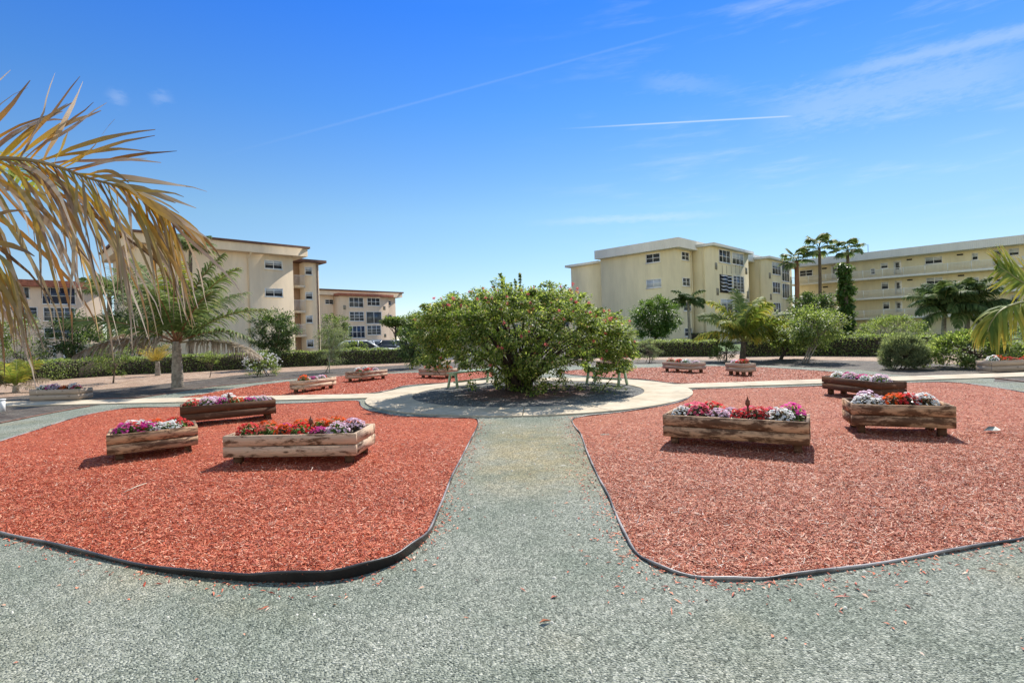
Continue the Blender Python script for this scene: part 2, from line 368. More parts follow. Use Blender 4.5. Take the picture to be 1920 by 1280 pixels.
def strip(P, h, name, mat, label):
    P = np.asarray(P); n = len(P); t = nrm(np.gradient(P, axis=0)); nv = np.c_[t[:, 1], -t[:, 0]]; prof = [(-.006, -.02), (.006, -.02), (.006, h - .012), (.010, h - .006), (0, h), (-.010, h - .006), (-.006, h - .012)]; k = len(prof)
    ring = np.stack([np.c_[P + nv * a, np.full(n, b)] for a, b in prof], 1)
    o = MB().add(ring, [(i * k + j, i * k + (j + 1) % k, (i + 1) * k + (j + 1) % k, (i + 1) * k + j) for i in range(n - 1) for j in range(k)]).build(name, mat)
    return tag(o, label, 'edging', 'thin edging along the outer gravel boundary')
M['edge_red'] = plain('weathered_red_edging', (.34, .17, .12), .7, .3, 4)
for pix, lab in (([(0, 794), (75, 779), (150, 765), (168, 762)], 'reddish edging between gravel and dark soil below the left walkway'), ([(175, 749), (265, 746), (312, 738.5), (350, 732), (400, 725), (480, 717), (540, 711), (632, 703.5), (745, 697)], 'reddish edging along the outer gravel path behind the back left bed'), ([(1865, 710), (1925, 717), (1990, 726)], 'pale edging between gravel and dark soil at the far right')):
    strip([G(*p)[:2] for p in pix], .03, 'gravel_edging', M['edge_red'], lab)
sheet('mulch_strip', [(-250, 762), (-100, 752), (0, 745), (50, 741), (110, 737), (175, 731), (250, 725), (320, 718), (400, 709), (457, 702), (570, 695), (645, 690), (745, 685), (790, 681), (850, 678), (850, 668), (790, 670), (740, 674), (640, 679), (560, 683), (457, 690), (350, 695), (265, 697), (90, 708), (0, 716), (-250, 735)], .005, M['tan'])
sheet('mulch_strip', [(1100, 676), (1200, 674.5), (1330, 675), (1480, 674), (1650, 677), (1760, 681), (1900, 686), (2100, 690), (2100, 672), (1900, 668), (1760, 664), (1650, 663), (1330, 664), (1100, 667)], .005, M['tan'])
struct(MB().prism([(-60, 34.5), (-12, 34.5), (2, 37), (2, 70), (-12, 52), (-60, 44)], -.05, .006).build('parking_lot', M['asphalt']))
struct(MB().prism([(6, 37), (30, 36), (60, 42), (90, 40), (90, 75), (52, 76), (45, 70), (31, 50), (18, 52), (8, 68)], -.05, .006).build('lawn', M['lawn']))

BEDS = dict(
 left=[(672, 751), (676, 759), (685, 766), (700, 771), (750, 778.5), (820, 782), (880, 783), (893, 785), (897, 791), (893, 803), (880, 829), (866, 855), (850, 887), (836, 920), (824, 951), (812, 983), (797, 1007), (770, 1030), (740, 1049), (690, 1067), (640, 1078), (580, 1083), (500, 1083), (440, 1080), (330, 1069), (250, 1054), (150, 1031), (60, 1009), (0, 997), (-80, 975), (-150, 940), (-160, 900), (-100, 860), (0, 827), (45, 812), (112, 791), (162, 777), (200, 769.5), (250, 764), (335, 762), (420, 759), (500, 757), (590, 754), (650, 750.5)],
 right=[(1300, 729), (1297, 736), (1294, 742), (1280, 750), (1247, 758), (1210, 764), (1175, 769), (1135, 774), (1097, 778), (1080, 781), (1073, 786), (1075, 793), (1082, 803), (1090, 814), (1100, 843), (1112, 871), (1124, 895), (1139, 923), (1154, 957), (1169, 991), (1190, 1028), (1216, 1047), (1258, 1065), (1317, 1077), (1377, 1080), (1436, 1078), (1495, 1072), (1620, 1055), (1751, 1033), (1870, 1013), (1930, 1000), (2030, 965), (2110, 915), (2130, 860), (2080, 805), (2000, 760), (1920, 734), (1840, 721), (1777, 715), (1702, 716), (1545, 722), (1440, 725), (1340, 727)],
 back_left=[(335, 746), (377, 739), (420, 731), (495, 720), (542, 714.5), (632, 705), (730, 700), (800, 698), (880, 696), (925, 697), (930, 704), (905, 711), (842, 717), (792, 719.5), (755, 723.5), (730, 731), (687, 737), (640, 739.5), (520, 741), (420, 744.5)],
 back_right=[(1050, 697), (1090, 692), (1185, 689), (1322, 685.5), (1410, 686.5), (1510, 692.5), (1585, 698), (1640, 702), (1668, 706), (1640, 708.5), (1545, 711), (1385, 715), (1310, 718), (1265, 717), (1222, 712), (1185, 709), (1130, 706), (1075, 702)])
BEDW = {}
def bed_noise(x, y):
    return .010 * np.sin(1.7 * x + .6 * np.sin(1.1 * y)) * np.sin(1.3 * y + .8 * np.sin(.9 * x)) + .007 * np.sin(5.1 * x + 2 * y) * np.sin(4.3 * y - x) + .006 * np.sin(11 * x + 3 * np.sin(2 * y)) * np.sin(12.5 * y + 2 * np.sin(3 * x))
def edge_height(x, y):          # the edging stands taller at the near corner of the left bed
    d = np.hypot(x + 1.15, y - 3.62); return np.where(x > 0, .014, .026) + .045 * np.exp(-(d / .85) ** 2)
def bed_z(x, y, d): return edge_height(x, y) - .008 + np.minimum(d, .8) / .8 * .018 + bed_noise(x, y) * np.minimum(d, .5) / .5
LABELS = dict(left=('fresh red wood mulch filling the front left garden bed', 'dark plastic edging around the front left mulch bed'),
              right=('faded pinkish red wood mulch filling the front right garden bed', 'dusty grey plastic edging around the front right mulch bed'),
              back_left=('red wood mulch of the back left bed beyond the left walkway', 'thin plastic edging around the back left mulch bed'),
              back_right=('red wood mulch of the back right bed beyond the right walkway', 'thin plastic edging around the back right mulch bed'))
def seg_dist(p, poly):
    d = np.full(len(p), 1e9)
    for a, b in zip(poly, np.roll(poly, -1, 0)):
        ab = b - a; t = np.clip(((p - a) @ ab) / max(ab @ ab, 1e-9), 0, 1)
        d = np.minimum(d, np.hypot(*(p - a - t[:, None] * ab).T))
    return d
for key, pix in BEDS.items():
    P = smooth_closed([G(*p, .03)[:2] for p in pix], 3); BEDW[key] = P
    lo, hi = P.min(0), P.max(0); st = .16 if 'back' not in key else .3
    gxx, gyy = np.meshgrid(np.arange(lo[0], hi[0], st), np.arange(lo[1], hi[1], st))
    g = np.c_[gxx.ravel(), gyy.ravel()] + rng.uniform(-.3, .3, (gxx.size, 2)) * st
    g = g[inpoly(g, P)]; g = g[seg_dist(g, P) > st * .5]
    allp = np.r_[P, g]
    res = delaunay_2d_cdt([Vector(p) for p in allp], [], [list(range(len(P)))], 1, 1e-5)
    vv = np.array([(a[0], a[1]) for a in res[0]]); d = seg_dist(vv, P)
    side = 'left' if 'left' in key else 'right'
    mb = MB().add(np.c_[vv, bed_z(vv[:, 0], vv[:, 1], d)], t=np.array(res[2]))
    # loose chips lying on the surface
    area = (hi - lo).prod(); N = {'left': 240000, 'right': 250000}.get(key, 40000)
    c = lo + rng.random((N * 3, 2)) * (hi - lo); c = c[inpoly(c, P)]
    if 'back' not in key: c = c[rng.random(len(c)) < np.clip((8.2 - c[:, 1]) / 3.6 + .12, .12, 1)]
    c = c[:N]; d = seg_dist(c, P); c = c[d > .008]; d = d[d > .008]; n = len(c)
    ln = rng.lognormal(math.log(.021), .55, n); wd = rng.uniform(.003, .0085, n) * (1 if 'back' not in key else 1.8)
    if 'back' in key: ln *= 1.5
    az = rng.random(n) * 2 * math.pi; pit = rng.normal(0, .28, n)
    dr = np.c_[np.cos(az) * np.cos(pit), np.sin(az) * np.cos(pit), np.sin(pit)]
    nr = nrm(np.c_[rng.normal(0, .45, (n, 2)), np.ones(n)]); sd = nrm(np.cross(dr, nr))
    cc = np.c_[c, bed_z(c[:, 0], c[:, 1], d) + .004 + np.abs(np.sin(pit)) * ln * .4 + rng.random(n) * .006]
    a_ = dr * ln[:, None] * .5; b_ = sd * wd[:, None] * .5
    v = np.stack([cc - a_ - b_, cc + a_ - b_ * .6, cc + a_ + b_ * .6, cc - a_ + b_], 1)
    mb.add(v, np.arange(4 * n).reshape(n, 4), mi=1)
    o = mb.build('red_mulch', [M['mulch_' + side], M['chip_' + side]]); tag(o, LABELS[key][0], 'mulch', None, 'stuff')
    # edging strip: flat wall with a rounded bead on top
    ez = edge_height(P[:, 0], P[:, 1]) + .012 + (.006 * np.sin(np.arange(len(P)) * .9)); n = len(P)
    tg = nrm(np.roll(P, -1, 0) - np.roll(P, 1, 0)); nr = np.c_[tg[:, 1], -tg[:, 0]]
    prof = [(-.004, -.03), (.004, -.03), (.004, -.004), (.010, .0), (.010, .008), (.004, .013), (-.004, .013), (-.010, .008), (-.010, 0), (-.004, -.004)]
    k = len(prof); ring = np.zeros((n, k, 3))
    for j, (a, b) in enumerate(prof):
        ring[:, j, :2] = P + nr * a; ring[:, j, 2] = (ez + b - .013) if b > -.02 else -.02
    mb = MB().add(ring, [(i * k + j, i * k + (j + 1) % k, ((i + 1) % n) * k + (j + 1) % k, ((i + 1) % n) * k + j) for i in range(n) for j in range(k)])
    tag(mb.build('garden_edging', M['edging']), LABELS[key][1], 'edging', 'plastic edging around the mulch beds')

# concrete ring and straight walks
RC, RI, RO = np.array([.38, 14.3]), 3.10, 4.28
mb = MB(); nseg = 15; z0, z1 = -.02, .035
for i in range(nseg):
    a0 = 2 * math.pi * i / nseg + R(-93); a1 = a0 + 2 * math.pi / nseg; gap = .011
    aa = np.linspace(a0 + gap / RO, a1 - gap / RO, 9)
    mb.prism(np.r_[RC + RO * np.c_[np.cos(aa), np.sin(aa)], RC + RI * np.c_[np.cos(aa[::-1]), np.sin(aa[::-1])]], z0, z1)
struct(mb.build('ring_path', M['concrete']))
aa = np.linspace(0, 2 * math.pi, 73)[:-1]
iv = np.concatenate([[(RC[0], RC[1], .07)]] + [np.c_[RC + r_ * np.c_[np.cos(aa), np.sin(aa)], np.full(72, .07 - .05 * (r_ / RI) ** 2) + rng.normal(0, .006, 72)] for r_ in (1, 2, RI)])
it = [(0, 1 + j, 1 + (j + 1) % 72) for j in range(72)]; iq = [(1 + r_ * 72 + j, 1 + (r_ + 1) * 72 + j, 1 + (r_ + 1) * 72 + (j + 1) % 72, 1 + r_ * 72 + (j + 1) % 72) for r_ in range(2) for j in range(72)]
struct(MB().add(iv, iq, it).build('island_gravel', M['island']))
def walk(xa, xb, ya0, ya1, yb0, yb1, n):
    mb = MB(); xs = np.linspace(xa, xb, n + 1)
    L = lambda x, a, b: a + (b - a) * (x - xa) / (xb - xa)
    for p, q in zip(xs[:-1], xs[1:]):
        p += .009; q -= .009
        pts = [(p, L(p, ya0, yb0)), (q, L(q, ya0, yb0)), (q, L(q, ya1, yb1)), (p, L(p, ya1, yb1))]
        if q > xb - .02 and xb < 0 or p < xa + .02 and xa > 0:      # the slab that meets the ring follows its curve
            e = []
            for y_ in np.linspace(0, 1, 6):
                yy = (L(xb if xb < 0 else xa, ya0, yb0)) * (1 - y_) + L(xb if xb < 0 else xa, ya1, yb1) * y_
                e.append((RC[0] + (-1 if xb < 0 else 1) * (math.sqrt((RO + .006) ** 2 - (yy - RC[1]) ** 2)), yy))
            pts = [pts[0]] + e + [pts[3]] if xb < 0 else [pts[1], pts[2]] + e[::-1]
        mb.prism(pts, z0, z1)
    return mb
struct(walk(-16.2, -3.95, 14.75, 15.85, 13.85, 14.95, 7).build('walkway', M['concrete']))
struct(walk(4.6, 24, 13.95, 15.0, 14.75, 15.85, 11).build('walkway', M['concrete']))
o = MB().box(-.06, .06, -.06, .06, 0, .30).box(-.07, .07, -.07, .07, .3, .33).build('white_post', M['white_paint'], loc=G(2, 772)); tag(o, 'short white post at the left end of the left walkway', 'post')

# things lying about on the gravel and mulch
def litter(name, n, poly, ln, wd, mat, z=.008, flat=.15, weight=None):
    lo, hi = np.min(poly, 0), np.max(poly, 0); c = lo + rng.random((n * (40 if weight else 6), 2)) * (hi - lo)
    if weight is not None: c = c[rng.random(len(c)) < weight(c)]
    bad = np.zeros(len(c), bool)
    for P in BEDW.values(): bad |= inpoly(c, P)
    c = c[~bad][:n]; n = len(c)
    az = rng.random(n) * 6.283; mb = MB()
    d = np.c_[np.cos(az), np.sin(az), rng.normal(0, flat, n)]; nr = np.c_[rng.normal(0, .3, (n, 2)), np.ones(n)]
    mb.leaves(np.c_[c, np.full(n, z)], d, nr, ln * rng.lognormal(0, .4, n), wd * rng.lognormal(0, .3, n), .25)
    return mb.build(name, mat)
near = lambda c: np.exp(-np.minimum.reduce([seg_dist(c, BEDW['left']), seg_dist(c, BEDW['right'])]) / np.where(c[:, 0] > 0, .13, .09))
fp = np.array([(-6, 1.5), (6, 1.5), (6, 10), (-6, 10)])
tag(litter('scattered_chips', 1900, fp, .032, .010, M['chip_left'], .010, weight=near), 'stray red mulch chips scattered on the gravel beside the beds', 'mulch chips', None, 'stuff')
tag(litter('scattered_chips', 110, fp, .036, .011, M['chip_right'], .010), 'sparse faded wood chips scattered over the open gravel path', 'mulch chips', None, 'stuff')
M['shell'] = plain('pale_stone', (.72, .68, .58), .7, .15, 30)
def pebbles(n, poly, r):
    mb = MB(); c = np.min(poly, 0) + rng.random((n, 2)) * np.ptp(poly, 0)
    for x, y in c:
        if any(inpoly(np.array([[x, y]]), P)[0] for P in BEDW.values()): continue
        s_ = r * rng.lognormal(0, .35, 3); a = rng.random() * 6.28
        an = np.arange(6) * math.pi / 3
        ring = np.c_[np.cos(an) * s_[0], np.sin(an) * s_[1]] @ np.array([[math.cos(a), -math.sin(a)], [math.sin(a), math.cos(a)]])
        v = np.r_[np.c_[ring * 1.0, np.full(6, 0)], np.c_[ring * .6, np.full(6, s_[2] * .8)], [(0, 0, s_[2])]] + (x, y, .004)
        mb.add(v, [(j, (j + 1) % 6, 6 + (j + 1) % 6, 6 + j) for j in range(6)], [(6 + j, 6 + (j + 1) % 6, 12) for j in range(6)])
    return mb.build('pale_pebbles', M['shell'])
tag(pebbles(330, np.array([(-5, 1.7), (5, 9.5)]), .009), 'small pale shell pebbles scattered over the grey gravel', 'pebbles', None, 'stuff')
a, b = G(233, 922, .06), G(275, 905, .065)
tag(MB().tube([a, (a + b) / 2 + (0, .02, .006), b], [.006, .007, .004], 5).build('stick', plain('pale_stick', (.66, .56, .42)), origin=a), 'pale dry stick lying on the left red mulch bed', 'stick')
p = G(1861, 806, .06)
o = MB().add(np.array([(-.13, 0, 0), (0, -.06, 0), (.12, 0, 0), (0, .07, 0), (-.05, 0, .055), (.05, .01, .045)]), [(0, 1, 5, 4), (1, 2, 5, 5), (2, 3, 4, 5), (3, 0, 4, 4)][:1], [(1, 2, 5), (2, 3, 5), (3, 4, 5), (3, 0, 4)]).build('stone', M['shell'], loc=p); tag(o, 'pale stone lying alone on the right mulch bed', 'stone')
p = G(1022, 1166, .01)
o = MB().leaves(np.array([(0, 0, .008)]), np.array([(1, .3, .1)]), np.array([(0, .2, 1.)]), .07, .03, .3).build('dry_leaf', plain('brown_leaf', (.30, .10, .04)), loc=p); tag(o, 'single dry brown leaf on the gravel path in front', 'leaf')

# ------------------------------------------------------------------ planters
ZB = .035
PL = {}
def make_planter(key, corner, u, L, Wd, top, leg, mat, label, boards=2, tilt=0.0):
    """corner: ground point of a box corner; u: unit vector of the long side; the box extends L along u and Wd to the left of u"""
    u = np.array([math.cos(u), math.sin(u)]); v = np.array([-u[1], u[0]])
    c = corner[:2] + u * L / 2 + v * Wd / 2; rz = math.atan2(u[1], u[0])
    root = empty('flower_planter', (c[0], c[1], ZB), label, 'planter box', 'wooden flower planters in the garden', rz)
    th = .038; bh = (top - leg) / boards; wm = M[mat]
    def board(name, l, h, loc, rot):
        mb = MB(); x, y, z = l / 2, th / 2, h / 2; b = .004
        mb.hexa([(-x + b, -y, -z), (x - b, -y, -z), (x - b, y, -z), (-x + b, y, -z), (-x, -y, z - b), (x, -y, z - b), (x, y, z - b), (-x, y, z - b)])
        mb.hexa([(-x, -y, z - b), (x, -y, z - b), (x, y, z - b), (-x, y, z - b), (-x + b, -y + b, z), (x - b, -y + b, z), (x - b, y - b, z), (-x + b, y - b, z)])
        o = mb.build(name, wm, root, loc=loc); o.rotation_euler = rot; return o
    for k in range(boards):
        zc = leg + bh * (k + .5); j = rng.normal(0, .003, 4)
        board('side_board', L, bh - .010, (0, -Wd / 2 + th / 2 + j[0], zc), (0, rng.normal(0, .002), rng.normal(0, .002)))
        board('side_board', L, bh - .010, (0, Wd / 2 - th / 2 + j[1], zc), (0, 0, math.pi))
        board('end_board', Wd - 2 * th - .004, bh - .006, (-L / 2 + th / 2 + j[2], 0, zc), (0, 0, math.pi / 2))
        board('end_board', Wd - 2 * th - .004, bh - .006, (L / 2 - th / 2 + j[3], 0, zc), (0, 0, -math.pi / 2))
    if leg > .03:
        for sx in (-1, 1):
            for sy in (-1, 1):
                x, y = sx * (L / 2 - .13), sy * (Wd / 2 - .12)
                MB().box(-.045, .045, -.045, .045, -leg / 2 - .02, leg / 2 - .002).build('leg', M['wood_dark'], root, loc=(x, y, leg / 2))
    # soil surface
    nx, ny = 16, 7; xs = np.linspace(-L / 2 + th + .002, L / 2 - th - .002, nx); ys = np.linspace(-Wd / 2 + th + .002, Wd / 2 - th - .002, ny)
    X, Y = np.meshgrid(xs, ys); Z = top - .07 + rng.normal(0, .008, X.shape)
    MB().add(np.c_[X.ravel(), Y.ravel(), Z.ravel()], [(j * nx + i, j * nx + i + 1, (j + 1) * nx + i + 1, (j + 1) * nx + i) for j in range(ny - 1) for i in range(nx - 1)]).build('soil', M['potting'], root)
    MB().box(-L / 2 + th + .003, L / 2 - th - .003, -Wd / 2 + th + .003, Wd / 2 - th - .003, leg + .004, leg + .024).build('floor_board', wm, root)
    PL[key] = (c, u, v, L, Wd, top + ZB); return root
def front(key, fl, fr, top, Wd, *a, **k):       # from the two near top corners
    A, B = G(*fl, ZB + top)[:2], G(*fr, ZB + top)[:2]; d = B - A
    return make_planter(key, A, math.atan2(d[1], d[0]), float(np.hypot(*d)), Wd, top, *a, **k)
def corner(key, c, rpx, lpx, long_right, L, top, *a, **k):   # from the near ground corner and the columns of both ends
    C = G(*c, ZB)[:2]; py = c[1] - 8
    def hit(dirv, px):
        r = ray(px, py); t = r[0]; den = dirv[0] - t * dirv[1]
        return (t * C[1] - C[0]) / den if abs(den) > 1e-6 else 99
    best = None
    for ang in np.radians(np.arange(4, 87, .5)):
        dr = np.array([math.cos(ang), math.sin(ang)]); dl = np.array([-dr[1], dr[0]])
        s_ = hit(dr, rpx) if long_right else hit(dl, lpx)
        if best is None or abs(s_ - L) < best[0]: best = (abs(s_ - L), ang, dr, dl)
    _, ang, dr, dl = best; W2 = abs(hit(dl, lpx) if long_right else hit(dr, rpx)); W2 = min(max(W2, .5), .85)
    if long_right: return make_planter(key, C, ang, L, W2, top, *a, **k)
    return make_planter(key, C + dl * L, ang - math.pi / 2, L, W2, top, *a, **k)
front('A', (417, 817), (667, 812), .385, .76, .105, 'wood_pale', 'pale knotted planter box, the nearest one on the front left mulch bed')
front('B', (199, 816), (371, 798), .375, .74, .10, 'wood_stain', 'streaky stained planter box at the left end of the front left mulch bed')
front('C', (337, 763), (517, 748), .39, .62, .10, 'wood_dark', 'dark wet planter box at the back of the front left mulch bed')
corner('D', (571, 737), 631, 543, True, 1.55, .37, .10, 'wood_pale', 'bleached planter box at the left end of the back left mulch bed')
corner('E', (676, 716), 727, 647, True, 1.5, .37, .11, 'wood_mid', 'weathered planter box in the middle of the back left mulch bed')
corner('F', (839, 710), 859, 785, False, 1.5, .36, .10, 'wood_mid', 'weathered planter box on red mulch beside the left green bench')
corner('G', (147, 750), 175, 50, False, 1.55, .34, .02, 'wood_grey', 'legless greyish planter box on dark soil at the far left')
front('H', (1242, 777), (1517, 791), .40, .74, .105, 'wood_stain', 'long stained planter box, nearest one on the front right mulch bed')
front('I', (1596, 757), (1793, 761), .42, .72, .11, 'wood_stain', 'streaked planter box at the right end of the front right mulch bed')
corner('J', (1652, 755), 1701, 1547, False, 1.75, .40, .11, 'wood_dark', 'grey and black planter box close to the right walkway')
corner('K', (1294, 700), 1324, 1242, False, 1.55, .37, .11, 'wood_grey', 'brown planter box at the left of the back right mulch bed')
corner('L', (1394, 705), 1401, 1360, False, .86, .40, .12, 'wood_grey', 'short brown planter box seen end on at the back right mulch bed')
corner('M', (1861, 698), 1965, 1832, True, 1.9, .34, .02, 'wood_grey', 'legless grey planter box on dark soil at the far right')
corner('N', (1150, 694), 1184, 1118, True, 1.5, .37, .10, 'wood_mid', 'planter box almost hidden behind the flowering bush')
SHORT = dict(A='nearest planter on the left bed', B='leftmost planter on the front left bed', C='dark planter on the front left bed', D='bleached planter on the back left bed', E='middle planter on the back left bed', F='planter beside the left bench', G='legless planter at the far left',
             H='nearest planter on the right bed', I='rightmost planter on the front right bed', J='planter near the right walkway', K='left planter on the back right bed', L='end-on planter on the back right bed', M='legless planter at the far right', N='planter behind the flowering bush')

# ------------------------------------------------------------------ impatiens
def petal(name, c, v=.18):
    m, n, out = new_mat(name); col = n.ramp(island(n), [(0, tuple(x * (1 - v) for x in c)), (.5, c), (1, tuple(min(.9, x * (1 + v) + .02) for x in c))])
    p = principled(n, out, col, .6, None, .2); tr = n.new('ShaderNodeBsdfTranslucent'); n.put(tr.inputs[0], col)
    mx = n.new('ShaderNodeMixShader'); mx.inputs[0].default_value = .58
    n.l.new(p.outputs[0], mx.inputs[1]); n.l.new(tr.outputs[0], mx.inputs[2]); n.l.new(mx.outputs[0], out.inputs[0]); return m
PET = {'red': petal('petal_red', (.80, .06, .06)), 'orange': petal('petal_orange', (.84, .12, .018)), 'white': petal('petal_white', (.88, .87, .84), .04), 'pink': petal('petal_pink', (.80, .13, .22)),
       'magenta': petal('petal_magenta', (.76, .07, .38)), 'lavender': petal('petal_lavender', (.86, .62, .74), .1), 'salmon': petal('petal_salmon', (.80, .22, .16))}
M['imp_green'] = leafmat('impatiens_green', [(0, (.045, .085, .022)), (.5, (.10, .19, .042)), (1, (.22, .33, .10))], .35, .45)
M['imp_bronze'] = leafmat('impatiens_bronze', [(0, (.035, .030, .018)), (.5, (.075, .060, .030)), (1, (.17, .13, .08))], .2, .4)
def foliage_mesh(seed, r, h, n):
    g = np.random.default_rng(seed); th = g.random(n) * 6.283; el = np.arcsin(g.random(n) ** .8); rr = g.uniform(.55, 1.02, n)
    nv = np.c_[np.cos(th) * np.cos(el), np.sin(th) * np.cos(el), np.sin(el)]
    c = nv * rr[:, None] * (r, r, h); d = nrm(nv * (1, 1, .1) + g.normal(0, .45, (n, 3)) + (0, 0, -.15))
    mb = MB().leaves(c, d, nrm(nv + (0, 0, .6) + g.normal(0, .3, (n, 3))), g.uniform(.05, .085, n), g.uniform(.025, .04, n), .18)
    for k in range(9):
        a = g.random() * 6.283; mb.tube([(0, 0, -.02), (math.cos(a) * r * .3, math.sin(a) * r * .3, h * .45), (math.cos(a) * r * .65, math.sin(a) * r * .65, h * .75)], [.006, .005, .003], 4)
    return mb
def blossom_mesh(seed, r, h, n):
    g = np.random.default_rng(seed); mb = MB(); th = g.random(n) * 6.283; el = np.arcsin(g.uniform(.36, 1, n))
    nv = np.c_[np.cos(th) * np.cos(el), np.sin(th) * np.cos(el), np.sin(el)]; c = nv * (r, r, h) * g.uniform(.98, 1.12, (n, 1))
    nr = nrm(nv + (0, -.15, .35) + g.normal(0, .25, (n, 3))); a = nrm(np.cross(nr, g.normal(size=(n, 3)))); b = np.cross(nr, a)
    V, T = [], []
    for i in range(n):                              # five overlapping petals round a centre
        s_ = g.uniform(.021, .030); base = len(V); V.append(c[i]); 
        for k in range(10):
            an = k * math.pi / 5; q = s_ * (1.0 if k % 2 == 0 else .74)
            V.append(c[i] + (a[i] * math.cos(an) + b[i] * math.sin(an)) * q + nr[i] * (.006 + .004 * (k % 2)))
        T += [(base, base + 1 + k, base + 1 + (k + 1) % 10) for k in range(10)]
    return mb.add(V, t=T)
PROTO = {}
def impatiens(colour, seed, bronze, pos, scale, label, group):
    key = (colour, seed % 3, bronze)
    if key not in PROTO:
        f = foliage_mesh(seed % 3 + 11, .18, .20, 190).build('impatiens_plant', M['imp_bronze' if bronze else 'imp_green'])
        b = blossom_mesh(seed % 3 + 31, .180, .215, 80 if colour in ('white', 'lavender') else 58).build('blossoms', PET[colour], f)
        PROTO[key] = f; o = f
    else: o = dup(PROTO[key])
    o.location = pos; o.scale = (scale, scale, scale * random.uniform(.85, 1.15)); o.rotation_euler = (0, 0, random.uniform(0, 6.28))
    return tag(o, label, 'flowers', group)
FLOW = dict(A='red orange salmon magenta orange orange red orange magenta orange lavender lavender', B='magenta white red white magenta orange white orange white red red', C='red red lavender lavender magenta white orange orange magenta white lavender', D='orange white magenta white lavender orange', E='red white red white lavender salmon',
            F='salmon orange red orange', G='white magenta lavender orange orange white pink', H='white pink pink red lavender lavender red pink red pink white magenta', I='white lavender white lavender orange orange red white white orange', J='white magenta lavender magenta white white lavender', K='salmon red red lavender white lavender', L='lavender white red red', M='white orange red salmon red orange', N='red orange salmon')
ORD = 'first second third fourth fifth sixth seventh eighth ninth tenth eleventh twelfth'.split()
sd = 0
for key, cols in FLOW.items():
    cols = cols.split(); c, u, v, L, Wd, zt = PL[key]; items = []
    n = len(cols)
    right_is_plus = ray_x = None
    ends = [(c + u * s_ * L / 2) for s_ in (-1, 1)]
    sgn = 1 if ends[1][0] / ends[1][1] > ends[0][0] / ends[0][1] else -1
    for i, col in enumerate(cols):
        s_ = ((i + .5) / n - .5) * (L - .34) * 1.04 * sgn
        w_ = (Wd / 2 - .20) * ((-1, 1)[i % 2] * .75 + random.uniform(-.2, .2))
        p = c + u * s_ + v * w_; items.append((p[0] / p[1], p, col))
    items.sort(key=lambda t: t[0])
    for i, (_, p, col) in enumerate(items):
        sd += 1; pos = 'rightmost' if i == n - 1 else ORD[i] + ' from left'
        impatiens(col, sd, key in 'HIG' and sd % 2 == 0 or key == 'A' and sd % 4 == 0, (p[0], p[1], zt - .09), random.uniform(.72, 1.0) * (1.0 if L > 1.5 or n < 8 else .92),
                  f'{col} impatiens clump, {pos} in the {SHORT[key]}', 'impatiens clumps in the planters')
for key, off, hh, lab in (('A', .10, .24, 'rusty sprinkler riser standing among the orange impatiens of the front left planter'), ('H', .10, .30, 'copper brown sprinkler riser standing in the long front right planter'), ('C', .0, .24, 'thin rusty sprinkler riser in the dark planter on the left bed')):
    c, u, v, L, Wd, zt = PL[key]; p = c + u * off * L - v * .12
    o = empty('sprinkler_riser', (p[0], p[1], zt - .08), lab, 'sprinkler', 'sprinkler risers in the planters')
    MB().tube([(0, 0, 0), (0, 0, hh * .72)], .014, 8).build('pipe', M['riser'], o)
    MB().tube([(0, 0, hh * .70), (0, 0, hh * .74), (0, 0, hh * .76), (0, 0, hh * .92), (0, 0, hh)], [.018, .026, .030, .026, .012], 10).tube([(0, 0, hh), (0, 0, hh * 1.12)], [.010, .004], 6).build('nozzle', M['riser'], o)

# ------------------------------------------------------------------ green benches
def bench(a, b, hgt, wid, label):
    a, b = np.array(a[:2]), np.array(b[:2]); L = float(np.hypot(*(b - a))); rz = math.atan2(*(b - a)[::-1]); c = (a + b) / 2
    o = empty('garden_bench', (c[0], c[1], .03), label, 'bench', 'green wooden benches on the ring path', rz); g = M['green_paint']
    for k in range(3):
        y = (k - 1) * wid / 3; MB().box(-L / 2 - .08, L / 2 + .08, y - wid / 6 + .006, y + wid / 6 - .006, hgt - .035, hgt).build('seat_slat', g, o)
    for sx in (-1, 1):
        for sy in (-1, 1):
            x0, x1 = sx * L / 2, sx * (L / 2 - .03); y0, y1 = sy * (wid / 2 + .03), sy * (wid / 2 - .06)
            MB().hexa([(x0 - .03, y0 - .03, -.01), (x0 + .03, y0 - .03, -.01), (x0 + .03, y0 + .03, -.01), (x0 - .03, y0 + .03, -.01),
                       (x1 - .03, y1 - .03, hgt - .037), (x1 + .03, y1 - .03, hgt - .037), (x1 + .03, y1 + .03, hgt - .037), (x1 - .03, y1 + .03, hgt - .037)]).build('leg', g, o)
        MB().box(sx * (L / 2 - .02) - .02, sx * (L / 2 - .02) + .02, -wid / 2 + .03, wid / 2 - .03, hgt - .10, hgt - .04).build('crossbar', g, o)
    MB().box(-L / 2 + .05, L / 2 - .05, -.02, .02, .14, .19).build('stretcher', g, o)
bench(G(849, 727, .03), G(922, 717, .03), .47, .34, 'pale green backless bench on the ring path left of the bush')
bench(G(1108, 718, .03), G(1168, 722, .03), .47, .34, 'pale green bench on the ring path half hidden right of the bush')

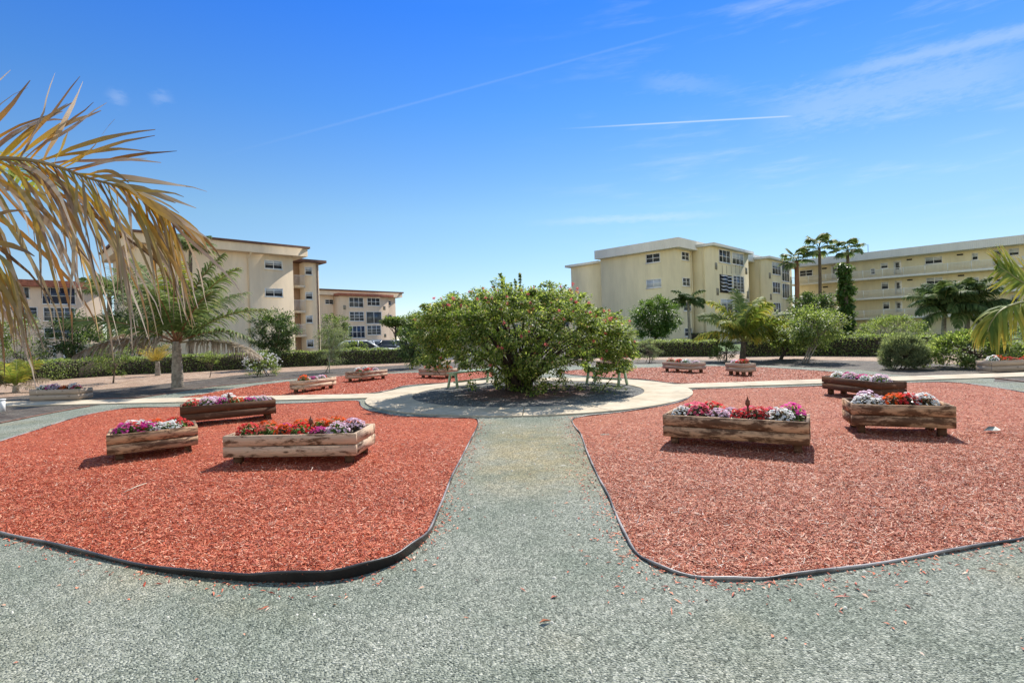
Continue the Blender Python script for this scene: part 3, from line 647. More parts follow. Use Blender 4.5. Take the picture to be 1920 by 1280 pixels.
# ------------------------------------------------------------------ buildings
A_ = np.array([-math.sqrt(.5), math.sqrt(.5)]); B_ = np.array([math.sqrt(.5), math.sqrt(.5)])
def along(P, d, px, py):
    r = ray(px, py); return (r[0] * P[1] - P[0]) / (d[0] - r[0] * d[1])
class Face:
    """vertical wall plane: O a ground point, u the horizontal direction that runs to the right in the photo, n out of the wall"""
    def __init__(s, O, u):
        s.O, s.u = np.array(O[:2], float), np.array(u, float); s.n = np.array([s.u[1], -s.u[0]])
        if s.n @ s.O > 0: s.n = -s.n
    def hit(s, px, py):
        r = ray(px, py); d = (s.O @ s.n) / (r[:2] @ s.n); p = r[:2] * d
        return float((p - s.O) @ s.u), float(H + r[2] * d)
    def P(s, a, z, off=0.0): q = s.O + s.u * a + s.n * off; return (q[0], q[1], z)
    def box(s, mb, a0, a1, z0, z1, d0, d1, mi=0):
        return mb.hexa([s.P(a0, z0, d1), s.P(a1, z0, d1), s.P(a1, z0, d0), s.P(a0, z0, d0), s.P(a0, z1, d1), s.P(a1, z1, d1), s.P(a1, z1, d0), s.P(a0, z1, d0)], mi)
    def rect(s, px0, py0, px1, py1): # columns px0..px1, rows py0..py1 measured at the left edge
        a0, z1 = s.hit(px0, py0); a1, _ = s.hit(px1, py0); _, z0 = s.hit(px0, py1); return a0, a1, z0, z1
def stucco(name, col):
    m, n, out = new_mat(name); v = wcoord(n)
    f = n.rng(n.noise(n.mapping(v, sc=(1, 1, .25)), .9, 6, .65), .3, .72)
    c = n.mix(f, tuple(x * .90 for x in col) + (1,), tuple(min(1, x * 1.06) for x in col) + (1,))
    streak = n.math('MULTIPLY', n.rng(n.noise(n.mapping(v, sc=(5, 5, .18)), 1.0, 4, .6), .56, .75), .22)
    c = n.mix(streak, c, tuple(x * .66 for x in col) + (1,))
    principled(n, out, c, .9, n.bump(n.noise(v, 14, 4), .25, .03), .2); return m
M['yellow'] = stucco('yellow_stucco', (.86, .765, .53)); M['tanwall'] = stucco('tan_stucco', (.92, .75, .54)); M['pinkwall'] = stucco('pink_tan_stucco', (.82, .65, .49))
M['recess'] = stucco('recess_stucco', (.50, .33, .22)); M['roof_red'] = plain('red_tile', (.36, .13, .08), .8, .3, 4); M['roof_brown'] = plain('brown_roof', (.16, .085, .06), .8, .2, 3)
M['railing'] = plain('railing_paint', (.88, .85, .74), .5, .05, 3); M['vent'] = plain('vent_louvre', (.30, .27, .20), .7); M['dark_vent'] = plain('dark_vent', (.03, .03, .03), .7)
def ribbed(name, col):
    m, n, out = new_mat(name); v = wcoord(n); w = n.new('ShaderNodeTexWave'); n.put(w.inputs[0], n.mapping(v, rot=(0, 0, R(45)))); w.inputs['Scale'].default_value = 1.6; w.bands_direction = 'X'
    c = n.mix(n.rng(n.noise(n.mapping(v, sc=(1, 1, .3)), 1.2, 5), .35, .7), tuple(x * .92 for x in col) + (1,), (*col, 1))
    principled(n, out, c, .45, n.bump(n.math('POWER', w.outputs['Fac'], 6.0), .5, .05), .4); return m
M['fascia'] = ribbed('white_metal_fascia', (.84, .82, .75))
def glass(name, col, rough=.06):
    m, n, out = new_mat(name); v = wcoord(n)
    c = n.mix(n.rng(n.noise(n.mapping(v, sc=(1, 1, 1)), .8, 3), .4, .6), (*col, 1), tuple(x * .5 for x in col) + (1,))
    principled(n, out, c, rough, None, .6); return m
M['glass'] = glass('window_glass', (.06, .066, .075), .12); M['glass_blue'] = glass('tinted_glass', (.05, .07, .12)); M['glass_grey'] = glass('screened_glass', (.13, .14, .14), .25)
M['blind'] = plain('window_blind', (.58, .61, .63), .5, .06, 3); M['shutter'] = plain('white_shutter', (.72, .73, .75), .5)
M['door_paint'] = plain('white_door', (.68, .67, .62), .5)
class Bld:
    def __init__(s, name, base, label, cat='apartment building'):
        s.o = empty(name, (base[0], base[1], 0), label, cat); s.g = (base[0], base[1], 0)
    def part(s, name, mb, mat, parent=None): return mb.build(name, mat, parent or s.o, s.g)
    def window(s, f, r, cols=2, rows=2, glass_='glass', name='window', frame='white_paint', blind=0.0, fw=.075, mull=.06, sill=True):
        a0, a1, z0, z1 = r; mb = MB(); d0, d1 = -.02, .06
        f.box(mb, a0, a1, z0, z0 + fw, d0, d1); f.box(mb, a0, a1, z1 - fw, z1, d0, d1)
        f.box(mb, a0, a0 + fw, z0 + fw, z1 - fw, d0, d1); f.box(mb, a1 - fw, a1, z0 + fw, z1 - fw, d0, d1)
        xs = np.linspace(a0, a1, cols + 1)[1:-1]; zs = np.linspace(z0, z1, rows + 1)[1:-1]
        for x in xs: f.box(mb, x - mull / 2, x + mull / 2, z0 + fw, z1 - fw, d0, d1 - .008)
        for z in zs: f.box(mb, a0 + fw, a1 - fw, z - mull * .35, z + mull * .35, d0, d1 - .016)
        if sill: f.box(mb, a0 - .06, a1 + .06, z0 - .07, z0 - .002, d0, d1 + .06)
        w = s.part(name, mb, M[frame])
        s.part('pane', f.box(MB(), a0 + .01, a1 - .01, z0 + .01, z1 - .01, -.01, .012), M[glass_], w)
        if blind: s.part('blind', f.box(MB(), a0 + fw + .005, a1 - fw - .005, z1 - fw - (z1 - z0) * blind, z1 - fw - .002, .014, .022), M['blind'], w)
        return w
    def door(s, f, r):
        a0, a1, z0, z1 = r; mb = MB(); f.box(mb, a0 - .10, a1 + .10, z0, z1 + .10, -.02, .045)
        d = s.part('door', mb, M['white_paint'])
        m2 = MB(); f.box(m2, a0, a1, z0 + .02, z1, .047, .075); s.part('leaf', m2, M['door_paint'], d)
        s.part('pane', f.box(MB(), a0 + .14, a1 - .14, z0 + (z1 - z0) * .38, z1 - .16, .07, .088), M['glass_grey'], d)
        s.part('handle', f.box(MB(), a1 - .12, a1 - .07, z0 + .95, z0 + 1.08, .075, .12), M['dark_vent'], d)
def rectp(P, d1, l1, d2, l2): P = np.array(P); return [P, P + d1 * l1, P + d1 * l1 + d2 * l2, P + d2 * l2]

# --- yellow building with bays, right of the bush
C0 = at(1269, 560, 57)[:2]; yl = Bld('apartment_block', C0 + B_ * 12 + A_ * 6, 'pale yellow four storey block with white metal roof band and bay windows', 'apartment building')
t1 = along(C0, A_, 1128, 560); t2 = along(C0, A_, 1068, 560); t3 = along(C0, B_, 1298, 560); LB_ = 34.0
fl = Face(C0 + A_ * t1, -A_); fr = Face(C0, B_)
zc0 = at(1272, 462.5, 55.9)[2]; zc1 = at(1272, 444.5, 55.9)[2]
mb = MB(); mb.prism(rectp(C0, A_, t1, B_, LB_), 0, zc0 + .3)
low = C0 + A_ * t1 + B_ * .45; zl = fl.hit(1066, 501)[1]
mb.prism(rectp(low + A_ * .0, A_, t2 - t1, B_, LB_ - 4), 0, zl); yl.part('wall', mb, M['yellow'])
oh = .8; Pf = C0 - A_ * oh - B_ * oh
yl.part('fascia', MB().prism(rectp(Pf, A_, t1 + oh + .3, B_, LB_ + 2 * oh), zc0, zc1), M['fascia'])
yl.part('roof', MB().prism(rectp(low - B_ * .5 + A_ * .35, A_, t2 - t1 + .25, B_, LB_ - 4), zl + .002, zl + .28), M['fascia'])
bayP = C0 + B_ * t3; q = along(bayP, -A_, 1336, 560); F0 = bayP - A_ * q; fb = Face(F0, B_)
e1 = along(F0, B_, 1405, 560); s2 = along(F0, B_, 1440, 560); e2 = along(F0, B_, 1486, 560)
zb = fb.hit(1336, 462)[1]
for k, (x0, x1) in enumerate(((0, e1), (s2, e2))):
    yl.part('bay', MB().prism(rectp(F0 + B_ * x0, B_, x1 - x0, A_, q + .1), 0, zb), M['yellow'])
    yl.part('bay_roof', MB().prism(rectp(F0 + B_ * (x0 - .45) - A_ * .55, B_, x1 - x0 + .9, A_, q - .25), zb + .002, zb + .30), M['fascia'])
    ff = Face(F0 + B_ * x0, B_); sf = Face(F0 + B_ * x0, -A_)
    yl.part('downspout', MB().tube([(*(F0 + B_ * (x0 - .12) + A_ * .9), .1), (*(F0 + B_ * (x0 - .12) + A_ * .9), zb - .3), (*(F0 + B_ * (x0 - .2) + A_ * .6), zb + .1)], .07, 6), M['yellow'])
yl.part('downspout', MB().tube([(*(C0 + B_ * (t3 - .15) - A_ * .12), .1), (*(C0 + B_ * (t3 - .15) - A_ * .12), zc0)], .07, 6), M['yellow'])
for r, gl, bl in (((1211, 477.5, 1238, 494.5), 'glass', 0), ((1212, 525, 1240, 541), 'glass', .93)): yl.window(fl, fl.rect(*r), 2, 2, gl, blind=bl)
for r, gl in (((1277, 471, 1291, 487), 'glass'), ((1279, 520, 1293, 536), 'glass_grey'), ((1281, 566, 1295, 583), 'glass_grey'), ((1283, 615, 1297, 631), 'glass')): yl.window(fr, fr.rect(*r), 2, 2, gl)
for r, c_, ro, gl, bl in (((1347, 466.5, 1368, 491), 3, 2, 'glass', 0), ((1372, 472, 1393, 495), 3, 2, 'glass_grey', .45), ((1374, 516, 1394, 547), 3, 5, 'glass_grey', 0), ((1351, 560, 1373, 588), 2, 2, 'glass_grey', .3), ((1376, 562, 1394, 588), 3, 3, 'glass_grey', 0),
                     ((1447, 490, 1463, 514), 3, 2, 'glass', .3), ((1465, 494, 1479, 527), 3, 2, 'glass_grey', 0), ((1448, 528, 1462, 549), 3, 2, 'glass', 0), ((1466, 531, 1479, 559), 3, 1, 'glass_grey', 0), ((1450, 567, 1463, 590), 3, 2, 'glass', 0)):
    yl.window(fb, fb.rect(*r), c_, ro, gl, blind=bl)
a0, a1, z0, z1 = fb.rect(1349, 514, 1371, 547)
w = yl.window(fb, (a0, a1, z0, z1), 1, 1, 'glass', fw=.04, frame='dark_vent')
for k in range(5):                                    # awning shutter slats that stand open
    mb = MB()
    for h0, h1, oz in ((a0 + .10, (a0 + a1) / 2 - .06, .05), ((a0 + a1) / 2 + .02, a1 - .22, -.05)):
        z = z0 + (z1 - z0) * (k + .55) / 5 + oz
        mb.hexa([fb.P(h0, z - .13, .34), fb.P(h1, z - .05, .34), fb.P(h1, z - .03, .35), fb.P(h0, z - .11, .35), fb.P(h0, z + .03, .065), fb.P(h1, z + .10, .065), fb.P(h1, z + .12, .075), fb.P(h0, z + .05, .075)])
    yl.part('shutter_slat', mb, M['shutter'], w)
for r in ((1340, 492, 1344, 505), (1397, 502, 1400.5, 514), (1343, 540, 1347, 553), (1400, 546, 1403, 559), (1441.5, 511, 1444.5, 522), (1481.5, 519, 1483.5, 530), (1443.5, 551, 1446.5, 562)):
    a0, a1, z0, z1 = fb.rect(*r); yl.part('vent', fb.box(MB(), a0, a1, z0, z1, -.02, .04), M['vent'])
for px in (1354, 1362, 1370.5, 1379, 1386.5):          # thin battens under the top bay windows
    a, z1 = fb.hit(px, 497); yl.part('batten', fb.box(MB(), a - .025, a + .025, z1 - 1.0, z1 - .05, -.01, .03), M['vent'])

# --- long yellow building with open walkways, far right
P1 = at(1920, 520, 62)[:2]; lg = Bld('gallery_block', P1 + B_ * 6, 'long pale yellow block with open white railed walkways on each floor')
fw_ = Face(P1, -A_); fo = Face(P1 + B_ * 1.6, -A_)
tl = along(P1, A_, 1484, 520); tr = 20.0
zr0, zr1 = fw_.hit(1920, 457)[1], fw_.hit(1920, 440.5)[1]
zs = [fw_.hit(1920, y)[1] for y in (501, 545, 589)]
lg.part('wall', MB().prism(rectp(P1 + B_ * 1.6 - A_ * tr, A_, tl + tr, B_, 11), 0, zr0), M['yellow'])
lg.part('fascia', MB().prism(rectp(P1 - B_ * .35 - A_ * (tr + .5), A_, tl + tr + 1, B_, 13.3), zr0 + .002, zr1), M['fascia'])
for z in zs:
    lg.part('walkway_slab', fw_.box(MB(), -tl, tr, z, z + .22, -1.598, 0), M['yellow'])
    lg.part('slab_edge', fw_.box(MB(), -tl, tr, z - .02, z + .24, .002, .05), M['railing'])
    mb = MB(); fw_.box(mb, -tl, tr, z + 1.24, z + 1.30, -.07, -.02); fw_.box(mb, -tl, tr, z + .32, z + .36, -.065, -.025)
    for i in np.arange(-tl, tr, .135): fw_.box(mb, i - .012, i + .012, z + .36, z + 1.24, -.057, -.033)
    for i in np.arange(-tl, tr, 2.3): fw_.box(mb, i - .04, i + .04, z + .23, z + 1.34, -.085, -.005)
    lg.part('railing', mb, M['railing'])
for r, c_, bl in (((1499, 507.5, 1524, 519), 2, 0), ((1651, 493.5, 1665, 504), 1, .35), ((1734, 483, 1767, 496), 2, .35), ((1822, 475, 1834, 488), 1, .4), ((1891, 466.5, 1911, 480), 1, .5), ((1652, 529, 1666, 543), 1, .3), ((1736, 521, 1768, 534), 2, .4), ((1655, 566, 1668, 580), 1, .3), ((1895, 553, 1914, 567), 1, .3), ((1632, 504, 1641, 515), 1, 0), ((1824, 520, 1836, 531), 1, .3)):
    lg.window(fo, fo.rect(*r), c_, 2, 'glass', blind=bl)
for r in ((1560, 500, 1571, 523), (1677, 491, 1688, 515), (1863, 470, 1879, 497), (1679, 528, 1689, 552), (1866, 522, 1880, 547), (1680, 566, 1690, 585)):
    lg.door(fo, fo.rect(*r))
for r in ((1541, 502.5, 1550, 505), (1700, 486, 1710, 488.5), (1794, 476.5, 1806, 479.5), (1543, 537, 1552, 539.5), (1701, 524, 1711, 526.5), (1796, 515.5, 1808, 518.5)):
    a0, a1, z0, z1 = fo.rect(*r); lg.part('vent', fo.box(MB(), a0, a1, z0, z1, -.02, .03), M['dark_vent'])
p = fw_.P(fw_.hit(1628, 480)[0], zr1); lg.part('aerial', MB().tube([p, (p[0], p[1], zr1 + 1.1)], .03, 5), M['dark_vent'])

# --- tan building on the left
T0 = at(512, 560, 52.8)[:2]; tn = Bld('stucco_block', T0 + A_ * 6, 'tan stucco four storey block with flat brown edged roof behind the palm')
ft = Face(T0, B_); sr = along(T0, B_, 551, 560); sl = along(T0, B_, 262, 560)
zt0, zt1 = ft.hit(566, 483)[1], ft.hit(566, 468.5)[1]
tn.part('wall', MB().prism(rectp(T0 + B_ * sl, B_, sr - sl, A_, 13), 0, zt0), M['tanwall'])
tn.part('fascia', MB().prism(rectp(T0 + B_ * (sl - .8) - A_ * .9, B_, sr - sl + 2.0, A_, 15), zt0 + .002, zt1), M['tanwall'])
tn.part('roof', MB().prism(rectp(T0 + B_ * (sl - 1.0) - A_ * 1.1, B_, sr - sl + 2.4, A_, 15.4), zt1 + .002, zt1 + .2), M['roof_brown'])
T2 = at(580, 560, 59.5)[:2]; f2 = Face(T2, B_); l2, r2 = along(T2, B_, 549, 560), along(T2, B_, 599, 560); z20 = f2.hit(600, 494)[1]
tn.part('stair_wing', MB().prism(rectp(T2 + B_ * (l2 + 1.35), B_, r2 - l2 - 1.35, A_, 9), 0, z20), M['tanwall'])
tn.part('stair_recess', MB().prism(rectp(T2 + B_ * (l2 - .5) + A_ * 1.2, B_, 1.846, A_, 7), 0, z20), M['recess'])
tn.part('wing_roof', MB().prism(rectp(T2 + B_ * (l2 - .6) - A_ * .6, B_, r2 - l2 + 1.3, A_, 10), z20 + .002, z20 + .3), M['roof_brown'])
for y0, y1 in ((516, 535), (562.5, 582.5), (608, 628)):
    a, z0 = f2.hit(553, y1); z1 = f2.hit(553, y0)[1]; mb = MB(); a1 = l2 + 1.30
    mb2 = MB(); f2.box(mb2, a - .2, a1, z0 - .25, z0, -1.1, .35); tn.part('balcony_slab', mb2, M['tanwall'])
    f2.box(mb, a - .2, a1, z1 - .05, z1, .25, .30)
    for x in np.arange(a - .2, a1, .14): f2.box(mb, x, x + .03, z0, z1 - .05, .26, .29)
    tn.part('railing', mb, M['white_paint'])
for r in ((495, 487, 529, 503.5), (496, 540, 530, 556)): tn.window(ft, ft.rect(*r), 2, 2, 'glass', blind=.3)
for r in ((571, 500, 585, 515), (572, 547, 586, 561.5), (573, 591, 586, 605.5), (574.5, 636.5, 588, 651.5)): tn.window(f2, f2.rect(*r), 1, 2, 'glass', blind=.3)
a = ft.hit(465, 500)[0]; tn.part('downspout', MB().tube([ft.P(a, .2, .1), ft.P(a, zt0 - .5, .1), ft.P(a + .1, zt0 + .05, .85)], .06, 6), M['tanwall'])
a = f2.hit(594, 500)[0]; tn.part('downspout', MB().tube([f2.P(a, .2, .1), f2.P(a, z20, .1)], .06, 6), M['roof_brown'])

# --- far pinkish building between the tan block and the bush
Q0 = at(683, 590, 104)[:2]; fd = Bld('bay_fronted_block', Q0 + A_ * 7, 'distant pinkish tan block with brown roof line above the parked cars')
fq = Face(Q0, B_); l3, r3 = along(Q0, B_, 639, 590), along(Q0, B_, 729, 590); Q1 = Q0 + A_ * 3.0; fq1 = Face(Q1, B_); l4, r4 = along(Q1, B_, 560, 590), along(Q1, B_, 742, 590)
zq = fq1.hit(742, 558)[1]
fd.part('wall', MB().prism(rectp(Q1 + B_ * l4, B_, r4 - l4, A_, 12), 0, zq), M['pinkwall'])
fd.part('bay', MB().prism(rectp(Q0 + B_ * l3, B_, r3 - l3, A_, 3.2), 0, fq.hit(690, 556)[1]), M['pinkwall'])
fd.part('fascia', MB().prism(rectp(Q1 + B_ * (l4 - 1) - A_ * 1.2, B_, r4 - l4 + 2.0, A_, 14), zq + .002, zq + .85), M['pinkwall'])
fd.part('roof', MB().prism(rectp(Q1 + B_ * (l4 - 1.2) - A_ * 1.5, B_, r4 - l4 + 2.4, A_, 14.5), zq + .852, zq + 1.12), M['roof_brown'])
zz = fq.hit(690, 556)[1]; fd.part('bay_roof', MB().prism(rectp(Q0 + B_ * (l3 - .8) - A_ * .8, B_, r3 - l3 + 1.6, A_, 1.9), zz + .002, zz + .45), M['roof_red'])
for r, c_, ro, gl in (((654, 557, 681, 576), 3, 2, 'glass_grey'), ((688, 558, 712, 573), 3, 2, 'glass'), ((655, 584, 682, 602), 3, 3, 'glass_grey'), ((686, 584, 715, 607), 2, 1, 'glass_grey'), ((653, 611, 684, 634), 4, 2, 'glass_blue'), ((688, 610, 714, 628), 3, 3, 'glass_grey'), ((687, 637, 715, 651), 2, 1, 'glass'), ((656, 638, 683, 651), 3, 1, 'glass')):
    fd.window(fq, fq.rect(*r), c_, ro, gl, fw=.09, mull=.09)
for r in ((609, 561, 625, 570), (727.5, 564, 733, 572), (728, 590, 734, 596.5)): fd.window(fq1, fq1.rect(*r), 2 if r[0] < 650 else 1, 2, 'glass', fw=.08)
for r in ((643.5, 572, 648, 580), (718, 574, 722.5, 581), (720, 626, 724, 632)): a0, a1, z0, z1 = fq.rect(*r); fd.part('vent', fq.box(MB(), a0, a1, z0, z1, -.02, .05), M['vent'])

# --- red roofed building at the far left, its porch, and the distant block behind the bush
K0 = at(100, 580, 70)[:2]; rd = Bld('red_roofed_block', K0 + A_ * 6, 'pinkish block with red tiled roof edge seen through the dry palm frond')
fk = Face(K0, B_); lk, rk = along(K0, B_, -90, 580), along(K0, B_, 192, 580); zk = fk.hit(60, 537.5)[1]
rd.part('wall', MB().prism(rectp(K0 + B_ * lk, B_, rk - lk, A_, 12), 0, zk), M['pinkwall'])
rd.part('roof', MB().prism(rectp(K0 + B_ * (lk - .7) - A_ * .9, B_, rk - lk + 1.4, A_, 13.5), zk + .002, zk + .85), M['roof_red'])
for r, c_, ro, gl in (((13, 537, 55, 559), 4, 1, 'glass_grey'), ((78, 538, 141, 570), 4, 2, 'glass_blue'), ((9, 575, 70, 597), 3, 3, 'glass_grey'), ((81, 576, 140, 602), 3, 3, 'glass_grey'), ((82, 614, 138, 634), 3, 2, 'glass_grey')):
    rd.window(fk, fk.rect(*r), c_, ro, gl)
p0 = at(100, 655, 44)[:2]; pc = empty('entrance_porch', (*p0, 0), 'small white framed porch with dark opening behind the left hedge', 'porch'); fp_ = Face(p0, np.array([1, 0.0])); zt = fp_.hit(100, 651)[1]; ap = fp_.hit(143, 655)[0]
def ppart(name, mb, mat): return mb.build(name, mat, pc, (*p0, 0))
ppart('beam', fp_.box(MB(), -.3, ap + .2, zt, zt + .14, -1.8, .1), M['white_paint'])
for a in (0.1, ap * .5, ap): ppart('post', fp_.box(MB(), a - .07, a + .07, 0, zt - .002, -.1, .05), M['white_paint'])
ppart('back_wall', fp_.box(MB(), 0, ap, 0, zt - .002, -2.0, -1.8), M['dark_vent'])  # near-black colour puts the shade of the porch interior into the wall
ppart('side_wall', fp_.box(MB(), ap + .1, ap + 1.5, 0, zt + .2, -1.7, -.02), M['tanwall'])
D0 = at(950, 590, 140)[:2]; ds = Bld('distant_block', D0 + B_ * 7, 'distant tan block mostly hidden behind the flowering bush'); fz = Face(D0, -A_)
lz, rz_ = fz.hit(830, 590)[0], fz.hit(1085, 590)[0]; zz = fz.hit(950, 563)[1]
ds.part('wall', MB().prism([fz.P(lz, 0)[:2], fz.P(rz_, 0)[:2], fz.P(rz_, 0, -14)[:2], fz.P(lz, 0, -14)[:2]], 0, zz), M['tanwall'])
ds.part('roof', MB().prism([fz.P(lz - 1.4, 0, 1.4)[:2], fz.P(rz_ + 1.4, 0, 1.4)[:2], fz.P(rz_ + 1.4, 0, -15)[:2], fz.P(lz - 1.4, 0, -15)[:2]], zz + .002, zz + .8), M['roof_brown'])
for px in np.linspace(850, 1060, 8):
    for k in range(3): a = fz.hit(px, 590)[0]; ds.window(fz, (a - 1.1, a + 1.1, zz - 2.4 - 2.8 * k, zz - .9 - 2.8 * k), 2, 2, 'glass', fw=.09)

# ------------------------------------------------------------------ parked cars
def carpaint(name, col): m, n, out = new_mat(name); p = principled(n, out, (*col, 1), .3, None, .5); p.inputs['Coat Weight'].default_value = .6; return m
M['tyre'] = plain('tyre_rubber', (.02, .02, .02), .9); M['rim'] = plain('wheel_rim', (.5, .5, .52), .35, metal=.8)
M['lamp'] = plain('headlight_lens', (.7, .7, .72), .2)
def car(loc, rz, col, label, suv=0.0):
    root = empty('parked_car', loc, label, 'car', 'cars parked beyond the hedge', rz); mat = carpaint('car_paint', col)
    st = [(-2.2, .42, .70, .78), (-2.05, .34, .92, .84), (-1.3, .30, .98 + suv * .2, .88), (0, .28, .95, .90), (1.0, .30, .93, .88), (1.9, .34, .82, .84), (2.2, .42, .66, .74)]
    def loft(stations, mb):
        rings = []
        for x, zb_, zt_, w in stations:
            rings.append([(x, -w * .9, zb_), (x, -w, zb_ + .12), (x, -w, zb_ + (zt_ - zb_) * .6), (x, -w * .9, zt_), (x, 0, zt_ + .03), (x, w * .9, zt_), (x, w, zb_ + (zt_ - zb_) * .6), (x, w, zb_ + .12), (x, w * .9, zb_)])
        k = 9; v = np.array(rings).reshape(-1, 3); n = len(stations)
        qd = [(i * k + j, (i + 1) * k + j, (i + 1) * k + (j + 1) % k, i * k + (j + 1) % k) for i in range(n - 1) for j in range(k)]
        t = [(0, j, j + 1) for j in range(1, k - 1)] + [((n - 1) * k, (n - 1) * k + j + 1, (n - 1) * k + j) for j in range(1, k - 1)]
        return mb.add(v, qd, t)
    loft(st, MB()).build('body', mat, root, smooth=False)
    h = 1.44 + suv * .22
    cab = [(-1.95 - .1 * suv, .93, .96, .78), (-1.25 - .5 * suv, .93, h - .03, .68), (-.3, .93, h + .02, .70), (.25, .93, h - .02, .68), (1.15, .92, .97, .78)]
    g = loft(cab, MB()).build('windows', M['glass'], root)
    MB().hexa([(-1.3 - .45 * suv, -.62, h - .02), (.3, -.62, h - .02), (.3, .62, h - .02), (-1.3 - .45 * suv, .62, h - .02), (-1.1 - .45 * suv, -.55, h + .045), (.1, -.55, h + .045), (.1, .55, h + .045), (-1.1 - .45 * suv, .55, h + .045)]).build('roof', mat, root)
    for s_ in (-1, 1):
        MB().tube([(1.12, s_ * .79, .96), (.28, s_ * .68, h - .01)], .04, 4).tube([(-.35, s_ * .81, .95), (-.32, s_ * .71, h)], .04, 4).tube([(-1.9 - .1 * suv, s_ * .79, .96), (-1.22 - .5 * suv, s_ * .69, h - .02)], .05, 4).build('pillars', mat, root)
        MB().box(2.08, 2.2, s_ * .62 - .14, s_ * .62 + .14, .56, .68).build('headlight', M['lamp'], root)
        MB().box(-2.2, -2.1, s_ * .66 - .1, s_ * .66 + .1, .62, .80).build('tail_light', PET['red'], root)
        MB().box(.75, .92, s_ * .98 - .09, s_ * .98 + .09, .93, 1.05).build('mirror', mat, root)
        for x in (-1.35, 1.35):
            an = np.linspace(0, 2 * math.pi, 19)[:-1]; mbw = MB(); y0, y1 = s_ * .70, s_ * .90
            v = np.r_[[(x + .32 * math.cos(t), y0, .32 + .32 * math.sin(t)) for t in an], [(x + .32 * math.cos(t), y1, .32 + .32 * math.sin(t)) for t in an], [(x, y0, .32), (x, y1, .32)]]
            mbw.add(v, [(j, (j + 1) % 18, 18 + (j + 1) % 18, 18 + j) for j in range(18)], [(36, (j + 1) % 18, j) for j in range(18)] + [(37, 18 + j, 18 + (j + 1) % 18) for j in range(18)])
            wh = mbw.build('wheel', M['tyre'], root)
            v = np.r_[[(x + .2 * math.cos(t), y1 + s_ * .006, .32 + .2 * math.sin(t)) for t in an], [(x, y1 + s_ * .02, .32)]]
            MB().add(v, t=[(18, j, (j + 1) % 18) for j in range(18)]).build('rim', M['rim'], wh)
def cpos(px, d): p = at(px, 650, d); return (p[0], p[1], .006)
car(cpos(652, 38.5), R(200), (.30, .42, .46), 'pale blue green parked car, leftmost of the cars beyond the hedge')
car(cpos(683, 37), R(10), (.80, .80, .78), 'white parked car with dark windows, second from left beyond the hedge', .15)
car(cpos(716, 38.5), R(-60), (.70, .72, .72), 'silver white parked car with its windscreen facing the hedge')
car(cpos(742, 39), R(30), (.06, .07, .09), 'dark parked car, rightmost of the cars beyond the hedge')

# ------------------------------------------------------------------ vegetation
M['bush'] = leafmat('bush_leaf', [(0, (.034, .058, .018)), (.28, (.13, .20, .045)), (.6, (.26, .34, .08)), (.88, (.45, .50, .17)), (.96, (.55, .56, .28)), (1, (.50, .32, .19))], .52, .5, .25)
M['hedge'] = leafmat('hedge_leaf', [(0, (.05, .08, .022)), (.4, (.19, .26, .065)), (.8, (.42, .49, .18)), (1, (.58, .60, .30))], .48, .5, .25)
M['dark_leaf'] = leafmat('dark_tree_leaf', [(0, (.022, .045, .016)), (.5, (.07, .125, .04)), (.92, (.20, .27, .10)), (1, (.36, .42, .22))], .38, .45, .3)
M['mid_leaf'] = leafmat('mid_tree_leaf', [(0, (.035, .065, .018)), (.5, (.13, .19, .05)), (.9, (.30, .37, .12)), (1, (.46, .50, .22))], .45, .5, .25)
M['light_leaf'] = leafmat('light_tree_leaf', [(0, (.08, .12, .03)), (.5, (.22, .29, .085)), (.9, (.40, .45, .17)), (1, (.56, .58, .30))], .48, .5, .28)
M['grey_leaf'] = leafmat('grey_green_leaf', [(0, (.12, .15, .08)), (.5, (.24, .28, .16)), (1, (.40, .43, .28))], .42, .6, .2)
M['fern_leaf'] = leafmat('glossy_leaf', [(0, (.045, .09, .02)), (.5, (.095, .175, .035)), (1, (.22, .30, .09))], .42, .4, .3)
M['white_petal'] = petal('white_petal', (.76, .74, .74), .1); M['puff'] = petal('pink_puff', (.78, .20, .20), .4)
def bez(p0, p1, p2, n=8):
    t = np.linspace(0, 1, n)[:, None]; p0, p1, p2 = map(np.asarray, (p0, p1, p2)); return (1 - t) ** 2 * p0 + 2 * t * (1 - t) * p1 + t * t * p2
def spray(mb, cen, rad, n, ln, wd, axis=None, droop=.2, mi=0, flat=.7):
    """n leaves round every centre; leaves point outward from the axis and sag"""
    m = len(cen); k = m * n; ci = np.repeat(cen, n, 0); rr = np.repeat(np.broadcast_to(rad, (m,)), n)[:, None]
    off = rv(k); off = nrm(off) * (rng.random((k, 1)) ** .5); c = ci + off * rr * (1, 1, flat)
    ax = np.repeat(axis, n, 0) if axis is not None else np.zeros((k, 3))
    d = nrm(off * .9 + ax * .8 + rv(k) * .35 + (0, 0, -droop)); nr = nrm(np.array([0, 0, 1.0]) + off * .5 + ax * .3 + rv(k) * .35)
    mb.leaves(c, d, nr, ln * rng.uniform(.7, 1.25, k), wd * rng.uniform(.75, 1.2, k), .14, mi)
def part(name, mb, mat, root, org): return mb.build(name, mat, root, org)
